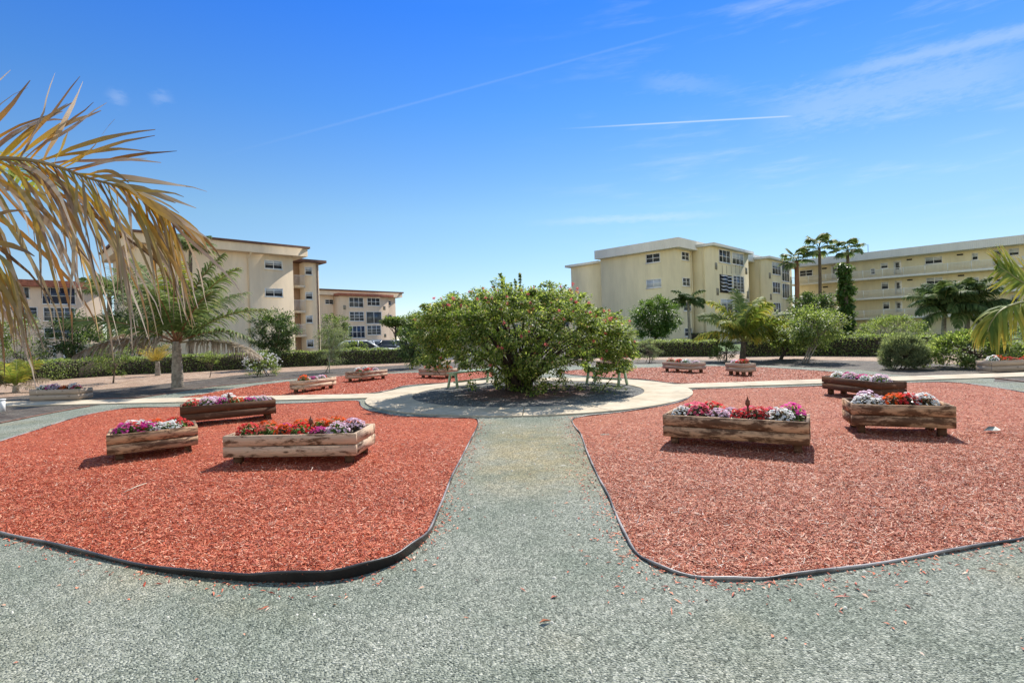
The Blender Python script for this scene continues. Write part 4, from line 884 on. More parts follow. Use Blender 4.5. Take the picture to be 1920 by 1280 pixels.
def hedge(pts, hgt, wid, label, seed=0, mat='hedge', dens=300, name='clipped_hedge'):
    """clipped hedge along pixel points of its base"""
    P = np.array([G(*p)[:2] for p in pts]); org = (*P[len(P) // 2], 0); o = empty(name, org, label, 'hedge', 'clipped hedges round the garden')
    segs = np.hypot(*np.diff(P, axis=0).T); S = np.r_[0, np.cumsum(segs)]; L = S[-1]; n = int(L * (2 * hgt + wid) * dens)
    s_ = rng.random(n) * L; c = np.c_[np.interp(s_, S, P[:, 0]), np.interp(s_, S, P[:, 1])]
    tg = np.c_[np.interp(s_ + .1, S, P[:, 0]) - np.interp(s_ - .1, S, P[:, 0]), np.interp(s_ + .1, S, P[:, 1]) - np.interp(s_ - .1, S, P[:, 1])]; tg = nrm(tg); nn_ = np.c_[tg[:, 1], -tg[:, 0]]
    nn_ *= np.where((nn_ * c).sum(1) > 0, -1, 1)[:, None]
    hz = hgt * (1 + .05 * np.sin(s_ * 1.3) + .04 * np.sin(s_ * 3.7 + 1)); u = rng.random(n) * (2 * hgt + wid)
    face = np.where(u < hgt, 0, np.where(u < hgt + wid, 1, 2)); dep = rng.normal(0, .05, n)
    y = np.where(face == 0, dep, np.where(face == 1, -(u - hgt), -wid + dep)); z = np.where(face == 1, hz + dep * .8, rng.random(n) * hz)
    z = np.maximum(z, .03); c3 = np.c_[c + nn_ * y[:, None], z]
    on = np.where((face == 1)[:, None], np.array([0, 0, 1.0]), np.c_[nn_ * np.where(face == 0, 1, -1)[:, None], np.zeros(n)])
    mb = MB().leaves(c3, nrm(on * .5 + rv(n) * .7), nrm(on * .8 + (0, 0, .9) + rv(n) * .45), rng.uniform(.07, .12, n), rng.uniform(.04, .065, n), .15)
    part('foliage', mb, M[mat], o, org)
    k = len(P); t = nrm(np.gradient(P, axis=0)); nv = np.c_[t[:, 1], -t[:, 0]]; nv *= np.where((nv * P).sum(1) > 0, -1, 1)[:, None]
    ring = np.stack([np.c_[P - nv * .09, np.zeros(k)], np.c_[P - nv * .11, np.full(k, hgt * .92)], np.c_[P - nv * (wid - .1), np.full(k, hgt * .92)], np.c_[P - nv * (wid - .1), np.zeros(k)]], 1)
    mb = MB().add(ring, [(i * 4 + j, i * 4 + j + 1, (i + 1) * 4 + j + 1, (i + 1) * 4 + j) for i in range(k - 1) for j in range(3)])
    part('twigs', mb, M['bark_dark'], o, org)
hedge([(-150, 730), (-40, 722), (80, 715), (150, 708.5), (265, 701), (350, 698), (440, 693), (560, 687), (640, 684), (745, 680.5), (800, 678)], .95, 1.0, 'long clipped green hedge behind the left planting, in front of the tan block')
hedge([(1060, 672), (1170, 669.5), (1250, 668.5), (1342, 668)], .92, 1.1, 'clipped green hedge right of the bush, in front of the yellow block', dens=340)
hedge([(1400, 668.5), (1480, 667), (1560, 667.5), (1655, 668), (1760, 668)], .98, 1.1, 'clipped green hedge behind the right walkway, in front of the walkway block', dens=340)
hedge([(1235, 645.5), (1290, 644.5), (1340, 644)], 1.15, 1.4, 'darker hedge against the wall of the yellow bay building', mat='dark_leaf', dens=160)
hedge([(440, 668), (560, 664), (600, 662), (650, 660)], 1.05, 1.0, 'farther low hedge along the tan block behind the long one', mat='mid_leaf', dens=160)

def crown_tree(name, base, bbox, depth, label, cat='tree', leaf='mid_leaf', bark='bark', n=60, per=70, ln=.10, wd=.05, rad=.34, trunks=1, trunk_r=.06, lump=.25, group=None, dz=1.0, droop=.2, flowers=0, shell=.45, split=.35, zlow=None):
    """base: pixel of the trunk foot (or a ground point), bbox: pixel box of the crown at the given depth"""
    b = G(*base) if len(base) == 2 else np.array(base, float)
    depth = b[1] if depth is None else depth
    x0, y0, x1, y1 = bbox; p0, p1 = at(x0, (y0 + y1) / 2, depth), at(x1, (y0 + y1) / 2, depth); zt, zb_ = at((x0 + x1) / 2, y0, depth)[2], at((x0 + x1) / 2, y1, depth)[2]
    if len(base) == 2 and abs(b[1] - depth) > .01: b = np.array([(p0[0] + p1[0]) / 2, depth, 0])
    zb_ = max(zb_, .12) if zlow is None else zlow
    cx, cz = (p0[0] + p1[0]) / 2, (zt + zb_) / 2; rx, rz = (p1[0] - p0[0]) / 2, (zt - zb_) / 2; ry = rx * dz
    o = empty(name, (b[0], b[1], 0), label, cat, group); org = (b[0], b[1], 0)
    u = nrm(rv(n)); rr = (shell + (1 - shell) * rng.random((n, 1)) ** .6); rr *= 1 + rng.normal(0, lump * .5, (n, 1)); rr = np.minimum(rr, 1.12)
    cen = np.array([cx, depth, cz]) + u * rr * (max(rx - rad * .6, .1), max(ry - rad * .6, .1), max(rz - rad * .45, .1)); cen[:, 2] = np.maximum(cen[:, 2], .08)
    if trunks >= 4 and name != 'pale_tree':
        zf = rng.random(n) ** .85; th_ = rng.random(n) * 6.283; q_ = np.sqrt(np.clip(1 - zf ** 2.4, .03, 1)) * (.45 + .55 * rng.random(n) ** .5) * np.where(zf < .15, .9, 1)
        cen = np.c_[cx + np.cos(th_) * q_ * max(rx - rad * .5, .1), depth + np.sin(th_) * q_ * max(ry - rad * .5, .1), .10 + zf * (zt - rad * .4 - .1)]; u = nrm(np.c_[np.cos(th_) * q_, np.sin(th_) * q_, zf * .9])
    rads = rad * rng.uniform(.6, 1.25, n); mb = MB()
    spray(mb, cen, rads, per, ln, wd, u, droop)
    part('crown', mb, M[leaf], o, org)
    tb = MB(); mid = np.array([cx, depth, max(zb_, .3) + rz * split])
    for k in range(trunks):
        f = b + (rng.normal(0, .03 * min(trunks, 4), 2).tolist() + [0]) if trunks > 1 else b.copy(); f[2] = -.03
        e = mid + ((rng.normal(0, rx * .16, 2)).tolist() + [0]) if trunks > 1 else mid
        tr_ = bez(f, (f + e) / 2 + np.array([rng.normal(0, .05), 0, .1]), e, 7); tb.tube(tr_, np.linspace(trunk_r * (1.25 if trunks == 1 else .8), trunk_r * .6, 7), 7)
        for j in rng.choice(n, min(n, max(5, 14 // trunks)), replace=False):
            q = tr_[rng.integers(3, 7)]; tb.tube(bez(q, (q + cen[j]) / 2 + (0, 0, .08 * rz), cen[j], 5), np.linspace(trunk_r * .5, .008, 5), 4, cap=False)
    part('trunk', tb, M[bark], o, org)
    if flowers:
        m_ = MB(); uu = nrm(rv(flowers) + (0, -.4, .5)); cc = np.array([cx, depth, cz]) + uu * (rx, ry, rz) * rng.uniform(.8, 1.02, (flowers, 1)); cc[:, 2] = np.maximum(cc[:, 2], .1)
        spray(m_, cc, .04, 6, .05, .045, uu, 0); part('blossoms', m_, M['white_petal'], o, org)
    return o

# --- the flowering bush on the ring island
bc = np.array([.22, 14.25]); org = (bc[0], bc[1], .05)
o = empty('flowering_bush', org, 'big spreading bush with pink puff flowers in the middle of the ring path', 'bush')
BXP = [(768, 640), (782, 602), (800, 588), (835, 570), (868, 560), (900, 564), (930, 548), (962, 546), (985, 556), (1010, 548), (1055, 544), (1082, 552), (1098, 578), (1120, 590), (1150, 606), (1170, 612), (1195, 640)]
BX = np.array([at(*p, bc[1])[0] for p in BXP]); BZ = np.array([at(*p, bc[1])[2] for p in BXP])
def dome(n, lo, hi):
    th = rng.random(n) * 6.283; ro = np.sqrt(rng.random(n) * (hi ** 2 - lo ** 2) + lo ** 2)
    rx = np.where(np.cos(th) > 0, 2.95, 2.78); x = bc[0] + ro * np.cos(th) * rx; y = bc[1] + ro * np.sin(th) * 2.6
    yr = np.abs(y - bc[1]) / 2.6; zp = np.interp(x, BX, BZ)
    top = .9 + (zp - .9) * np.sqrt(np.clip(1 - .80 * yr ** 2.4, .05, 1)) + .10 * np.sin(5 * th + 2) * ro + rng.normal(0, .13, n)
    return x, y, top, ro, th
mb, tb, fb_ = MB(), MB(), MB(); n = 680
x, y, top, ro, th = dome(n, 0, 1.0)
bot = .12 + .74 * np.clip((ro - .22) / .36, 0, 1)
lay = rng.random(n) ** .75; z = bot + (top - bot) * lay; z = np.where(rng.random(n) < .38, top - rng.random(n) * .25, z)
cen = np.c_[x, y, z]; outw = nrm(np.c_[np.cos(th) * ro, np.sin(th) * ro, .35 * lay])
spray(mb, cen, rng.uniform(.10, .34, n), 92, .085, .040, outw, .35, flat=.6)
x2, y2, t2_, ro2, th2 = dome(230, .78, 1.06)            # drooping outer sprays
zb2 = np.where(np.cos(th2) > .2, .5, .8); z2 = zb2 + (t2_ - zb2) * rng.random(230) * .8; spray(mb, np.c_[x2, y2, z2], rng.uniform(.12, .24, 230), 60, .085, .042, nrm(np.c_[np.cos(th2), np.sin(th2), np.full(230, -.3)]), .7, flat=.6)
low_ = np.c_[bc[0] + rng.normal(.15, .62, 70), bc[1] + rng.normal(-.25, .6, 70), rng.uniform(.10, .8, 70)]; spray(mb, low_, .2, 55, .08, .04, None, .3)
def shoot(px, py, dy=0.0, start=None, n_=34):          # long twigs that stick out of the dome
    tip = at(px, py, bc[1] + dy); st = np.array(start if start is not None else (bc[0] + (tip[0] - bc[0]) * .75, bc[1] + dy, tip[2] - .75)); c = bez(st, (st + tip) / 2 + (0, 0, .12), tip, 9)
    tb.tube(c, np.linspace(.012, .004, 9), 4); idx = rng.integers(2, 9, n_); spray(mb, c[idx], .05, 4, .065, .034, None, .2)
for p in ((938, 514, 0, None, 80), (942, 522, .1, None, 60), (975, 514, -.3, None, 70), (966, 524, -.2, None, 50), (922, 528, .2), (958, 530, .2), (905, 540, 0), (1060, 535, .3), (1095, 551, 0), (1128, 578, -.2), (1165, 582, .2), (868, 552, .3), (820, 574, 0), (798, 580, .3), (775, 600, 0), (1180, 612, -.3), (1015, 532, 0), (1035, 540, .4), (1190, 640, -.4), (765, 625, .2), (772, 650, -.4), (1175, 680, -.5), (1182, 655, 0)):
    shoot(p[0], p[1], p[2], p[3] if len(p) > 3 else None, p[4] if len(p) > 4 else 34)
x, y, top, ro, th = dome(60, .15, .95)
for i in range(60):
    s0 = np.array([bc[0] + rng.normal(0, .16), bc[1] + rng.normal(0, .14), .02]); e = np.array([x[i], y[i], top[i] - .25 - rng.random() * .8]); m_ = np.array([bc[0] + (x[i] - bc[0]) * .35, bc[1] + (y[i] - bc[1]) * .35, e[2] * .75])
    tb.tube(bez(s0, m_, e, 9), np.linspace(.045, .008, 9), 5)
NP = 230; x, y, top, ro, th = dome(NP, .1, 1.03); zz_ = np.where(rng.random(NP) < .7, top + .02, .9 + (top - .9) * rng.random(NP))
puff = np.c_[x, y - .1 * (zz_ < top), zz_]; k = 26
dd = nrm(rv(NP * k)); fb_.leaves(np.repeat(puff, k, 0) + dd * .028, dd, nrm(rv(NP * k)), .05, .015, .1)
part('foliage', mb, M['bush'], o, org); part('stems', tb, M['bark_dark'], o, org); part('blossoms', fb_, M['puff'], o, org)
m_ = MB(); k = 90; cc = np.c_[RC[0] + rng.uniform(.3, 2.6, k), RC[1] + rng.normal(-.2, .55, k), np.full(k, .09)]; spray(m_, cc, .07, 9, .05, .02, None, -.3)
o2 = m_.build('ground_weeds', M['light_leaf']); tag(o2, 'low yellow green weeds on the ring island under the bush', 'weeds', None, 'stuff')

# --- shrubs and broadleaf trees
crown_tree('bushy_tree', (212, 718), (158, 606, 272, 706), None, 'loose green young tree left of the small yellow palm', leaf='mid_leaf', n=90, per=42, ln=.075, wd=.035, rad=.24, trunk_r=.03, shell=.3)
crown_tree('dark_tree', (515, 690), (462, 578, 562, 672), 31.5, 'dense dark green rounded tree in front of the tan block', leaf='dark_leaf', n=110, per=90, ln=.13, wd=.06, rad=.42, trunk_r=.09)
crown_tree('flowering_shrub', (487, 705), (456, 660, 526, 704), None, 'low pale green shrub speckled with small white flowers', 'shrub', leaf='light_leaf', bark='bark_dark', n=55, per=48, ln=.07, wd=.032, rad=.2, trunks=5, trunk_r=.025, flowers=170, shell=.35)
crown_tree('wispy_tree', (610, 698), (585, 596, 658, 690), None, 'thin wispy grey green tree tied to a stake', leaf='grey_leaf', bark='bark_pale', n=95, per=60, ln=.10, wd=.014, rad=.26, trunk_r=.022, shell=.1, droop=1.1)
p = G(618, 698); tag(MB().tube([p + (0, 0, -.02), p + (.02, 0, 1.9)], .018, 6).build('tree_stake', M['green_paint'], origin=p), 'slim green stake beside the wispy grey green tree', 'stake')
crown_tree('sapling', (393, 708), (372, 654, 428, 684), None, 'thin stemmed sapling with feathery leaves right of the palm trunk', leaf='light_leaf', n=26, per=30, ln=.09, wd=.03, rad=.2, trunk_r=.016, shell=.1)
crown_tree('dark_shrub_tree', (773, 690), (735, 612, 806, 690), None, 'dark bronze leaved small tree left of the flowering bush', leaf='dark_leaf', bark='bark_dark', n=75, per=52, ln=.10, wd=.055, rad=.26, trunk_r=.05, shell=.2)
crown_tree('spreading_tree', (730, 656), (714, 592, 768, 626), 52, 'flat topped dark tree with bent trunk before the distant block', leaf='mid_leaf', bark='bark_dark', n=60, per=70, ln=.22, wd=.11, rad=.6, trunk_r=.1, zlow=2.7)
crown_tree('background_tree', (775, 650), (742, 580, 812, 645), 62, 'taller tree behind the dark small tree left of the bush', leaf='mid_leaf', bark='bark_dark', n=70, per=80, ln=.25, wd=.12, rad=.8, trunk_r=.15)
crown_tree('shrub', (668, 660), (640, 638, 690, 660), 36, 'bright yellow green shrub among the parked cars', 'shrub', leaf='light_leaf', n=30, per=40, ln=.12, wd=.06, rad=.25, trunks=3, trunk_r=.03)
crown_tree('shrub', (628, 660), (596, 586, 660, 655), 46, 'tall green shrub against the corner of the stair wing', 'shrub', leaf='mid_leaf', n=60, per=60, ln=.16, wd=.08, rad=.5, trunks=3, trunk_r=.06)
crown_tree('dark_tree', (150, 680), (86, 585, 200, 690), 33, 'dark shady tree behind the left hedge below the red roofed block', leaf='dark_leaf', n=95, per=70, ln=.16, wd=.08, rad=.5, trunk_r=.1)
crown_tree('flowering_shrub', (40, 690), (-15, 585, 92, 692), 31, 'white flowering tall shrub behind the far left hedge', 'shrub', leaf='light_leaf', n=80, per=55, ln=.13, wd=.06, rad=.45, trunks=4, trunk_r=.05, flowers=160)
crown_tree('dark_tree', (235, 690), (190, 540, 330, 680), 38, 'dark tree filling the gap between palm and red roofed block', leaf='dark_leaf', n=100, per=70, ln=.18, wd=.085, rad=.6, trunk_r=.12)
crown_tree('round_tree', (1228, 655), (1172, 553, 1283, 640), 45, 'round glossy green tree in front of the yellow end wall', leaf='fern_leaf', n=140, per=80, ln=.22, wd=.085, rad=.62, trunk_r=.14, shell=.4)
crown_tree('grey_shrub', (1215, 679), (1188, 634, 1245, 678), None, 'small grey green twiggy shrub right of the flowering bush', 'shrub', leaf='grey_leaf', n=40, per=55, ln=.06, wd=.025, rad=.2, trunks=5, trunk_r=.02)
crown_tree('shrub', (1357, 679), (1328, 640, 1390, 680), None, 'small mid green shrub left of the yellow green palm', 'shrub', leaf='mid_leaf', n=40, per=55, ln=.08, wd=.04, rad=.22, trunks=4, trunk_r=.025)
crown_tree('bushy_tree', (1463, 674), (1425, 592, 1530, 664), None, 'bushy dark trunked tree right of the yellow green palm', leaf='mid_leaf', bark='bark_dark', n=80, per=60, ln=.12, wd=.06, rad=.36, trunk_r=.07)
crown_tree('pale_tree', (1512, 680), (1455, 566, 1592, 660), None, 'light green tree with several pale bare stems', leaf='light_leaf', bark='bark_pale', n=150, per=48, ln=.11, wd=.06, rad=.34, trunks=5, trunk_r=.034, shell=.25, split=.5)
crown_tree('dark_tree', (1530, 650), (1476, 540, 1572, 640), 46, 'dark dense tree behind the light green multi stemmed tree', leaf='dark_leaf', bark='bark_dark', n=100, per=80, ln=.22, wd=.1, rad=.65, trunk_r=.14)
crown_tree('light_bush', (1672, 680), (1598, 590, 1745, 672), 31, 'wide bright green bush left of the dark palms', 'bush', leaf='light_leaf', n=130, per=58, ln=.10, wd=.05, rad=.36, trunks=5, trunk_r=.04)
crown_tree('rosemary_bush', (1692, 692), (1648, 626, 1740, 693), None, 'dense grey green needle leaved round bush on the dark soil', 'bush', leaf='grey_leaf', bark='bark_dark', n=160, per=120, ln=.11, wd=.018, rad=.2, trunks=7, trunk_r=.02, shell=.55, droop=-.5, dz=.9)
crown_tree('pale_shrub', (1828, 688), (1712, 620, 1930, 682), None, 'broad low shrub with whitish green leaves behind the far right planter', 'shrub', leaf='light_leaf', n=190, per=62, ln=.10, wd=.05, rad=.28, trunks=4, trunk_r=.05, shell=.4, dz=.6)
crown_tree('shrub', (1960, 670), (1880, 600, 2060, 668), 30, 'green shrub mass at the right edge behind the drooping palm frond', 'shrub', leaf='mid_leaf', n=90, per=60, ln=.12, wd=.06, rad=.4, trunks=4, trunk_r=.05)
for px, y0, d, lf in ((765, 604, 120, 'mid_leaf'), (830, 590, 130, 'mid_leaf'), (890, 582, 125, 'dark_leaf')):
    crown_tree('background_tree', (px, 640), (px - 38, y0, px + 38, 634), d, f'far off tree on the skyline {"beside the pinkish block" if px < 800 else "left behind the flowering bush" if px < 860 else "farther right behind the flowering bush"}', leaf=lf, n=60, per=50, ln=.5, wd=.28, rad=1.5, trunk_r=.25)

# --- vine covered palm trunk
b = np.array([*at(1588, 600, 50)[:2], 0]); zt = at(1588, 497, 50)[2]
o = empty('vine_covered_trunk', b, 'leafy vine climbing a tall bare palm trunk like a green column', 'vine'); m_ = MB(); zz_ = np.linspace(.6, zt, 70); wv = .95 - .35 * zz_ / zt + .15 * np.sin(zz_ * 3)
th = rng.random(70) * 6.283; spray(m_, np.c_[b[0] + np.cos(th) * wv * .55, b[1] + np.sin(th) * wv * .55, zz_], .5, 75, .26, .17, np.c_[np.cos(th), np.sin(th), th * 0], .7)
part('foliage', m_, M['fern_leaf'], o, b); part('stem', MB().tube([b, b + (0, 0, zt)], .16, 8), M['bark'], o, b)

# --- palms
COCO = dict(green=frondmat('palm_green', [(0, (.07, .12, .03)), (.6, (.16, .23, .06)), (1, (.27, .34, .11))], [(0, (.11, .17, .05)), (.7, (.25, .31, .11)), (1, (.44, .38, .18))], trans=.45),
            yellow=frondmat('palm_yellow_green', [(0, (.10, .18, .03)), (.6, (.22, .31, .05)), (1, (.38, .42, .08))], [(0, (.22, .29, .05)), (.6, (.50, .47, .08)), (1, (.68, .46, .07))]),
            gold=frondmat('palm_gold', [(0, (.35, .28, .05)), (1, (.55, .40, .06))], [(0, (.45, .34, .06)), (1, (.62, .46, .12))]),
            dry=frondmat('palm_dry', [(0, (.30, .22, .14)), (1, (.50, .40, .28))], [(0, (.36, .28, .2)), (1, (.58, .5, .4))]),
            dark=frondmat('palm_dark', [(0, (.03, .065, .018)), (1, (.10, .17, .045))], [(0, (.05, .09, .025)), (1, (.22, .29, .10))], trans=.4),
            old=frondmat('palm_withered', [(0, (.72, .30, .03)), (.3, (.66, .42, .04)), (.5, (.34, .29, .05)), (.72, (.30, .15, .07)), (.85, (.14, .08, .05)), (1, (.62, .36, .10))], [(0, (.10, .075, .06)), (.4, (.28, .21, .16)), (.7, (.50, .42, .34)), (.95, (.64, .55, .46)), (1, (.62, .40, .05))], trans=.4))
M['rachis'] = plain('palm_rib', (.26, .24, .08), .5, .2, 6); M['rachis_old'] = plain('withered_rib', (.26, .19, .10), .6, .2, 6); M['rachis_red'] = plain('palm_rib_red', (.26, .12, .06), .5, .2, 6)
def frond(mb, rb, cur, n=44, ln=.6, wd=.035, sag=.35, spread=.9, lift=.25, segs=4, t0=.14, taper=True, jit=.12, roll=0.0, rr=.018):
    """pinnate frond along the curve cur; leaflets in mb, rib in rb"""
    cur = np.asarray(cur); m = len(cur); rb.tube(cur, np.linspace(rr, rr * .25, m), 5)
    ts = np.linspace(t0, .99, n); idx = ts * (m - 1); i0 = np.minimum(idx.astype(int), m - 2); f = (idx - i0)[:, None]
    base = cur[i0] * (1 - f) + cur[i0 + 1] * f; tg = nrm(cur[i0 + 1] - cur[i0]); side = nrm(np.cross(tg, (0, 0, 1.0)) + 1e-6); up = np.cross(side, tg)
    side = side * math.cos(roll) + up * math.sin(roll); up = np.cross(side, tg)
    lens = ln * (np.sin(np.pi * (ts * .78 + .2)) ** .6 if taper else np.ones(n))
    V, Q, TT = [], [], []
    for sgn in (-1, 1):
        k = n; d = nrm(tg * (1.25 - spread + .55 * ts[:, None]) + side * sgn * spread + up * lift + rng.normal(0, jit, (k, 3)))
        p = base.copy(); L = (lens * rng.uniform(.82, 1.1, k))[:, None]; rows = []
        for j in range(segs + 1):
            w = wd * (.55 if j == 0 else 1 - (j / segs) ** 2 * .93); nr = nrm(np.cross(d, np.cross(up, d) + 1e-6)); s2 = nrm(np.cross(d, nr)) * (w * .5)
            rows.append(np.stack([p - s2, p + s2], 1)); d = nrm(d + np.array([0, 0, -1.0]) * sag * (j + .6) / segs + rng.normal(0, jit * .25, (k, 3))); p = p + d * L / segs
        v = np.stack(rows, 1); off = np.arange(k)[:, None] * (2 * (segs + 1))
        for j in range(segs): Q.append(np.c_[off[:, 0] + 2 * j, off[:, 0] + 2 * j + 1, off[:, 0] + 2 * j + 3, off[:, 0] + 2 * j + 2] + len(V) * k * 2 * (segs + 1))
        V.append(v.reshape(-1, 3)); TT.append(np.tile(np.repeat(np.linspace(0, 1, segs + 1), 2), k))
    mb.add(np.concatenate(V), np.concatenate(Q), tt=np.concatenate(TT))
def arc(p, az, el, L, droop, n=12):
    """curve that leaves p at azimuth az and elevation el and bends down by droop radians over its length"""
    out = [np.array(p, float)]; e = el
    for i in range(n): out.append(out[-1] + np.array([math.cos(az) * math.cos(e), math.sin(az) * math.cos(e), math.sin(e)]) * L / n); e -= droop / n * (0.4 + 1.2 * i / n)
    return np.array(out)
def palm(name, base, ctop, label, fr, trunk_r=.12, n=40, ln=.55, wd=.035, sag=.35, bark='bark_pale', group=None, rib='rachis', bulge=1.3, lean=0.0, rr=.02):
    """fr: list of (azimuth deg, elevation deg, length, droop rad, colour key)"""
    b = np.array(base, float); t = np.array(ctop, float); o = empty(name, b, label, 'palm tree', group)
    c = bez(b - (0, 0, .05), (b + t) / 2 + (lean, 0, 0), t, 14); r = np.linspace(trunk_r * bulge, trunk_r * .85, 14) * (1 + .05 * np.sin(np.arange(14) * 2.4))
    tb = MB().tube(c, r, 10)
    for i in range(1, 26):       # old leaf scar rings
        f = i / 26; q = c[min(int(f * 13), 12)] * (1 - (f * 13) % 1) + c[min(int(f * 13) + 1, 13)] * ((f * 13) % 1); rr_ = np.interp(f, np.linspace(0, 1, 14), r); tb.tube([q - (0, 0, .012), q, q + (0, 0, .012)], [rr_, rr_ * 1.06, rr_], 10, cap=False)
    part('trunk', tb, M[bark], o, b)
    for az, el, L, dr, ck in fr:
        mb, rb = MB(), MB(); frond(mb, rb, arc(t + (0, 0, -.05), R(az), R(el), L, dr), n, ln, wd, sag * rng.uniform(.75, 1.3) * (1.5 if ck == 'dry' else 1), roll=rng.normal(0, .35), rr=rr)
        f = part('frond', mb, COCO[ck], o, b); part('rib', rb, M['rachis_old' if ck in ('dry', 'old') else rib], f, b)
    return o
# coconut palm on the left
b = G(333, 726); tp = at(331, 640, b[1])
palm('coconut_palm', b, tp, 'young coconut palm with ringed grey trunk left of the tan block',
    [(a, min(e + 6, 88), l * 1.55, d * .78, c) for a, e, l, d, c in
     [(80, 80, 2.3, .7, 'green'), (20, 72, 2.5, 1.0, 'green'), (-10, 55, 2.5, 1.1, 'green'), (-35, 38, 2.5, 1.1, 'green'), (10, 30, 2.4, 1.2, 'green'), (-15, 12, 2.3, 1.2, 'green'), (-5, -2, 2.2, 1.0, 'dry'), (170, 68, 2.5, 1.0, 'green'), (190, 48, 2.5, 1.2, 'green'), (205, 25, 2.4, 1.3, 'green'), (165, 15, 2.2, 1.3, 'dry'), (120, 60, 2.4, 1.1, 'green'), (60, 45, 2.4, 1.1, 'green'), (250, 62, 2.3, 1.3, 'green'), (285, 50, 2.2, 1.4, 'green'), (225, 5, 2.0, 1.2, 'dry'), (300, 75, 2.2, .9, 'yellow'), (100, 30, 2.3, 1.2, 'green')]],
     .165, 66, .90, .066, .62, rib='rachis_red', rr=.036)
b = G(296, 704); palm('small_palm', b, b + (0, 0, .75), 'small golden yellow palm beside the coconut palm trunk', [(a, 68 - 12 * (k % 3), 1.15, .7, 'gold') for k, a in enumerate(range(0, 360, 30))], .11, 26, .34, .025, .2, bark='bark_pale', rib='rachis')
b = G(30, 735); palm('small_palm', b, b + (0, 0, .25), 'low yellow green palm at the left edge behind the white post', [(15, 62, 1.25, .6, 'yellow'), (60, 72, 1.3, .6, 'yellow'), (130, 65, 1.3, .7, 'yellow'), (180, 55, 1.1, .9, 'yellow'), (230, 60, 1.0, .9, 'yellow'), (320, 52, 1.2, 1.0, 'yellow'), (5, 25, 1.2, .9, 'dry'), (-20, 12, 1.1, .8, 'dry'), (200, 20, 1.0, .8, 'dry'), (280, 66, 1.2, .6, 'yellow')], .09, 34, .42, .035, .3)
b = G(1392, 676); tp = at(1394, 640, b[1]); palm('coconut_palm', b, tp, 'yellow green young palm behind the end-on planter on the right',
     [(a, min(e + 8, 86), l * 1.2, d * .95, c) for a, e, l, d, c in [(85, 78, 2.4, .8, 'green'), (30, 68, 2.4, 1.2, 'yellow'), (-10, 50, 2.3, 1.5, 'green'), (0, 28, 2.2, 1.7, 'yellow'), (-40, 42, 2.1, 1.6, 'yellow'), (150, 66, 2.3, 1.2, 'yellow'), (185, 48, 2.3, 1.5, 'green'), (178, 25, 2.2, 1.6, 'yellow'), (220, 45, 2.1, 1.6, 'yellow'), (260, 64, 2.1, 1.5, 'green'), (300, 66, 2.1, 1.4, 'yellow'), (60, 48, 2.2, 1.4, 'green'), (120, 48, 2.2, 1.4, 'green'), (330, 20, 1.9, 1.5, 'yellow')]], .12, 64, .85, .065, .85, bark='bark', rib='rachis', rr=.03)
b = np.array([*at(1294, 640, 50)[:2], 0]); tp = at(1290, 566, 50); palm('slender_palm', b, tp, 'slender dark palm standing against the yellow wall', [(-5, 62, 2.1, 1.5, 'dark'), (180, 66, 2.1, 1.5, 'dark'), (10, 30, 1.9, 1.7, 'dark'), (170, 34, 1.9, 1.7, 'dark'), (0, 5, 1.6, 1.2, 'dark'), (190, 8, 1.6, 1.2, 'dark'), (260, 50, 1.6, 1.8, 'dark'), (300, 30, 1.6, 1.6, 'dark'), (90, 62, 1.8, 1.4, 'dark'), (220, 60, 1.7, 1.6, 'dark')], .12, 44, .8, .10, .9, bark='bark_pale')
for px, pt, lab in ((1768, 594, 'left one of the two dark feathery palms before the walkway block'), (1812, 588, 'right one of the two dark feathery palms before the walkway block')):
    b = np.array([*at(px, 640, 38)[:2], 0]); tp = at(px + 3, pt - 8, 38)
    palm('feather_palm', b, tp, lab, [(az + (px % 7) * 6, el + 14, 3.1, 1.75, 'dark' if (az // 30) % 3 else 'green') for az, el in ((0, 60), (35, 45), (70, 60), (110, 48), (150, 62), (185, 45), (215, 60), (250, 48), (290, 60), (325, 45), (10, 18), (175, 18), (260, 20), (300, 15), (180, -6), (315, -14), (270, 2), (20, 35), (160, 32), (80, 76), (200, 74), (320, 72))], .14, 54, 1.0, .11, .95, bark='bark_pale', rr=.035)
for px, py, d, lab in ((205, 545, 36, 'palm crown rising behind the left hedge under the withered frond'), (357, 462, 42, 'palm top poking above the roof line of the tan block')):
    b = np.array([*at(px, 640, d)[:2], 0]); tp = at(px, py + 8, d); palm('feather_palm', b, tp, lab, [(az, el, 2.2, 1.3, 'green') for az, el in ((0, 60), (50, 45), (100, 65), (150, 50), (190, 30), (240, 55), (290, 62), (340, 30), (20, 15), (170, 70))], .15, 40, .8, .09, .9, bark='bark')
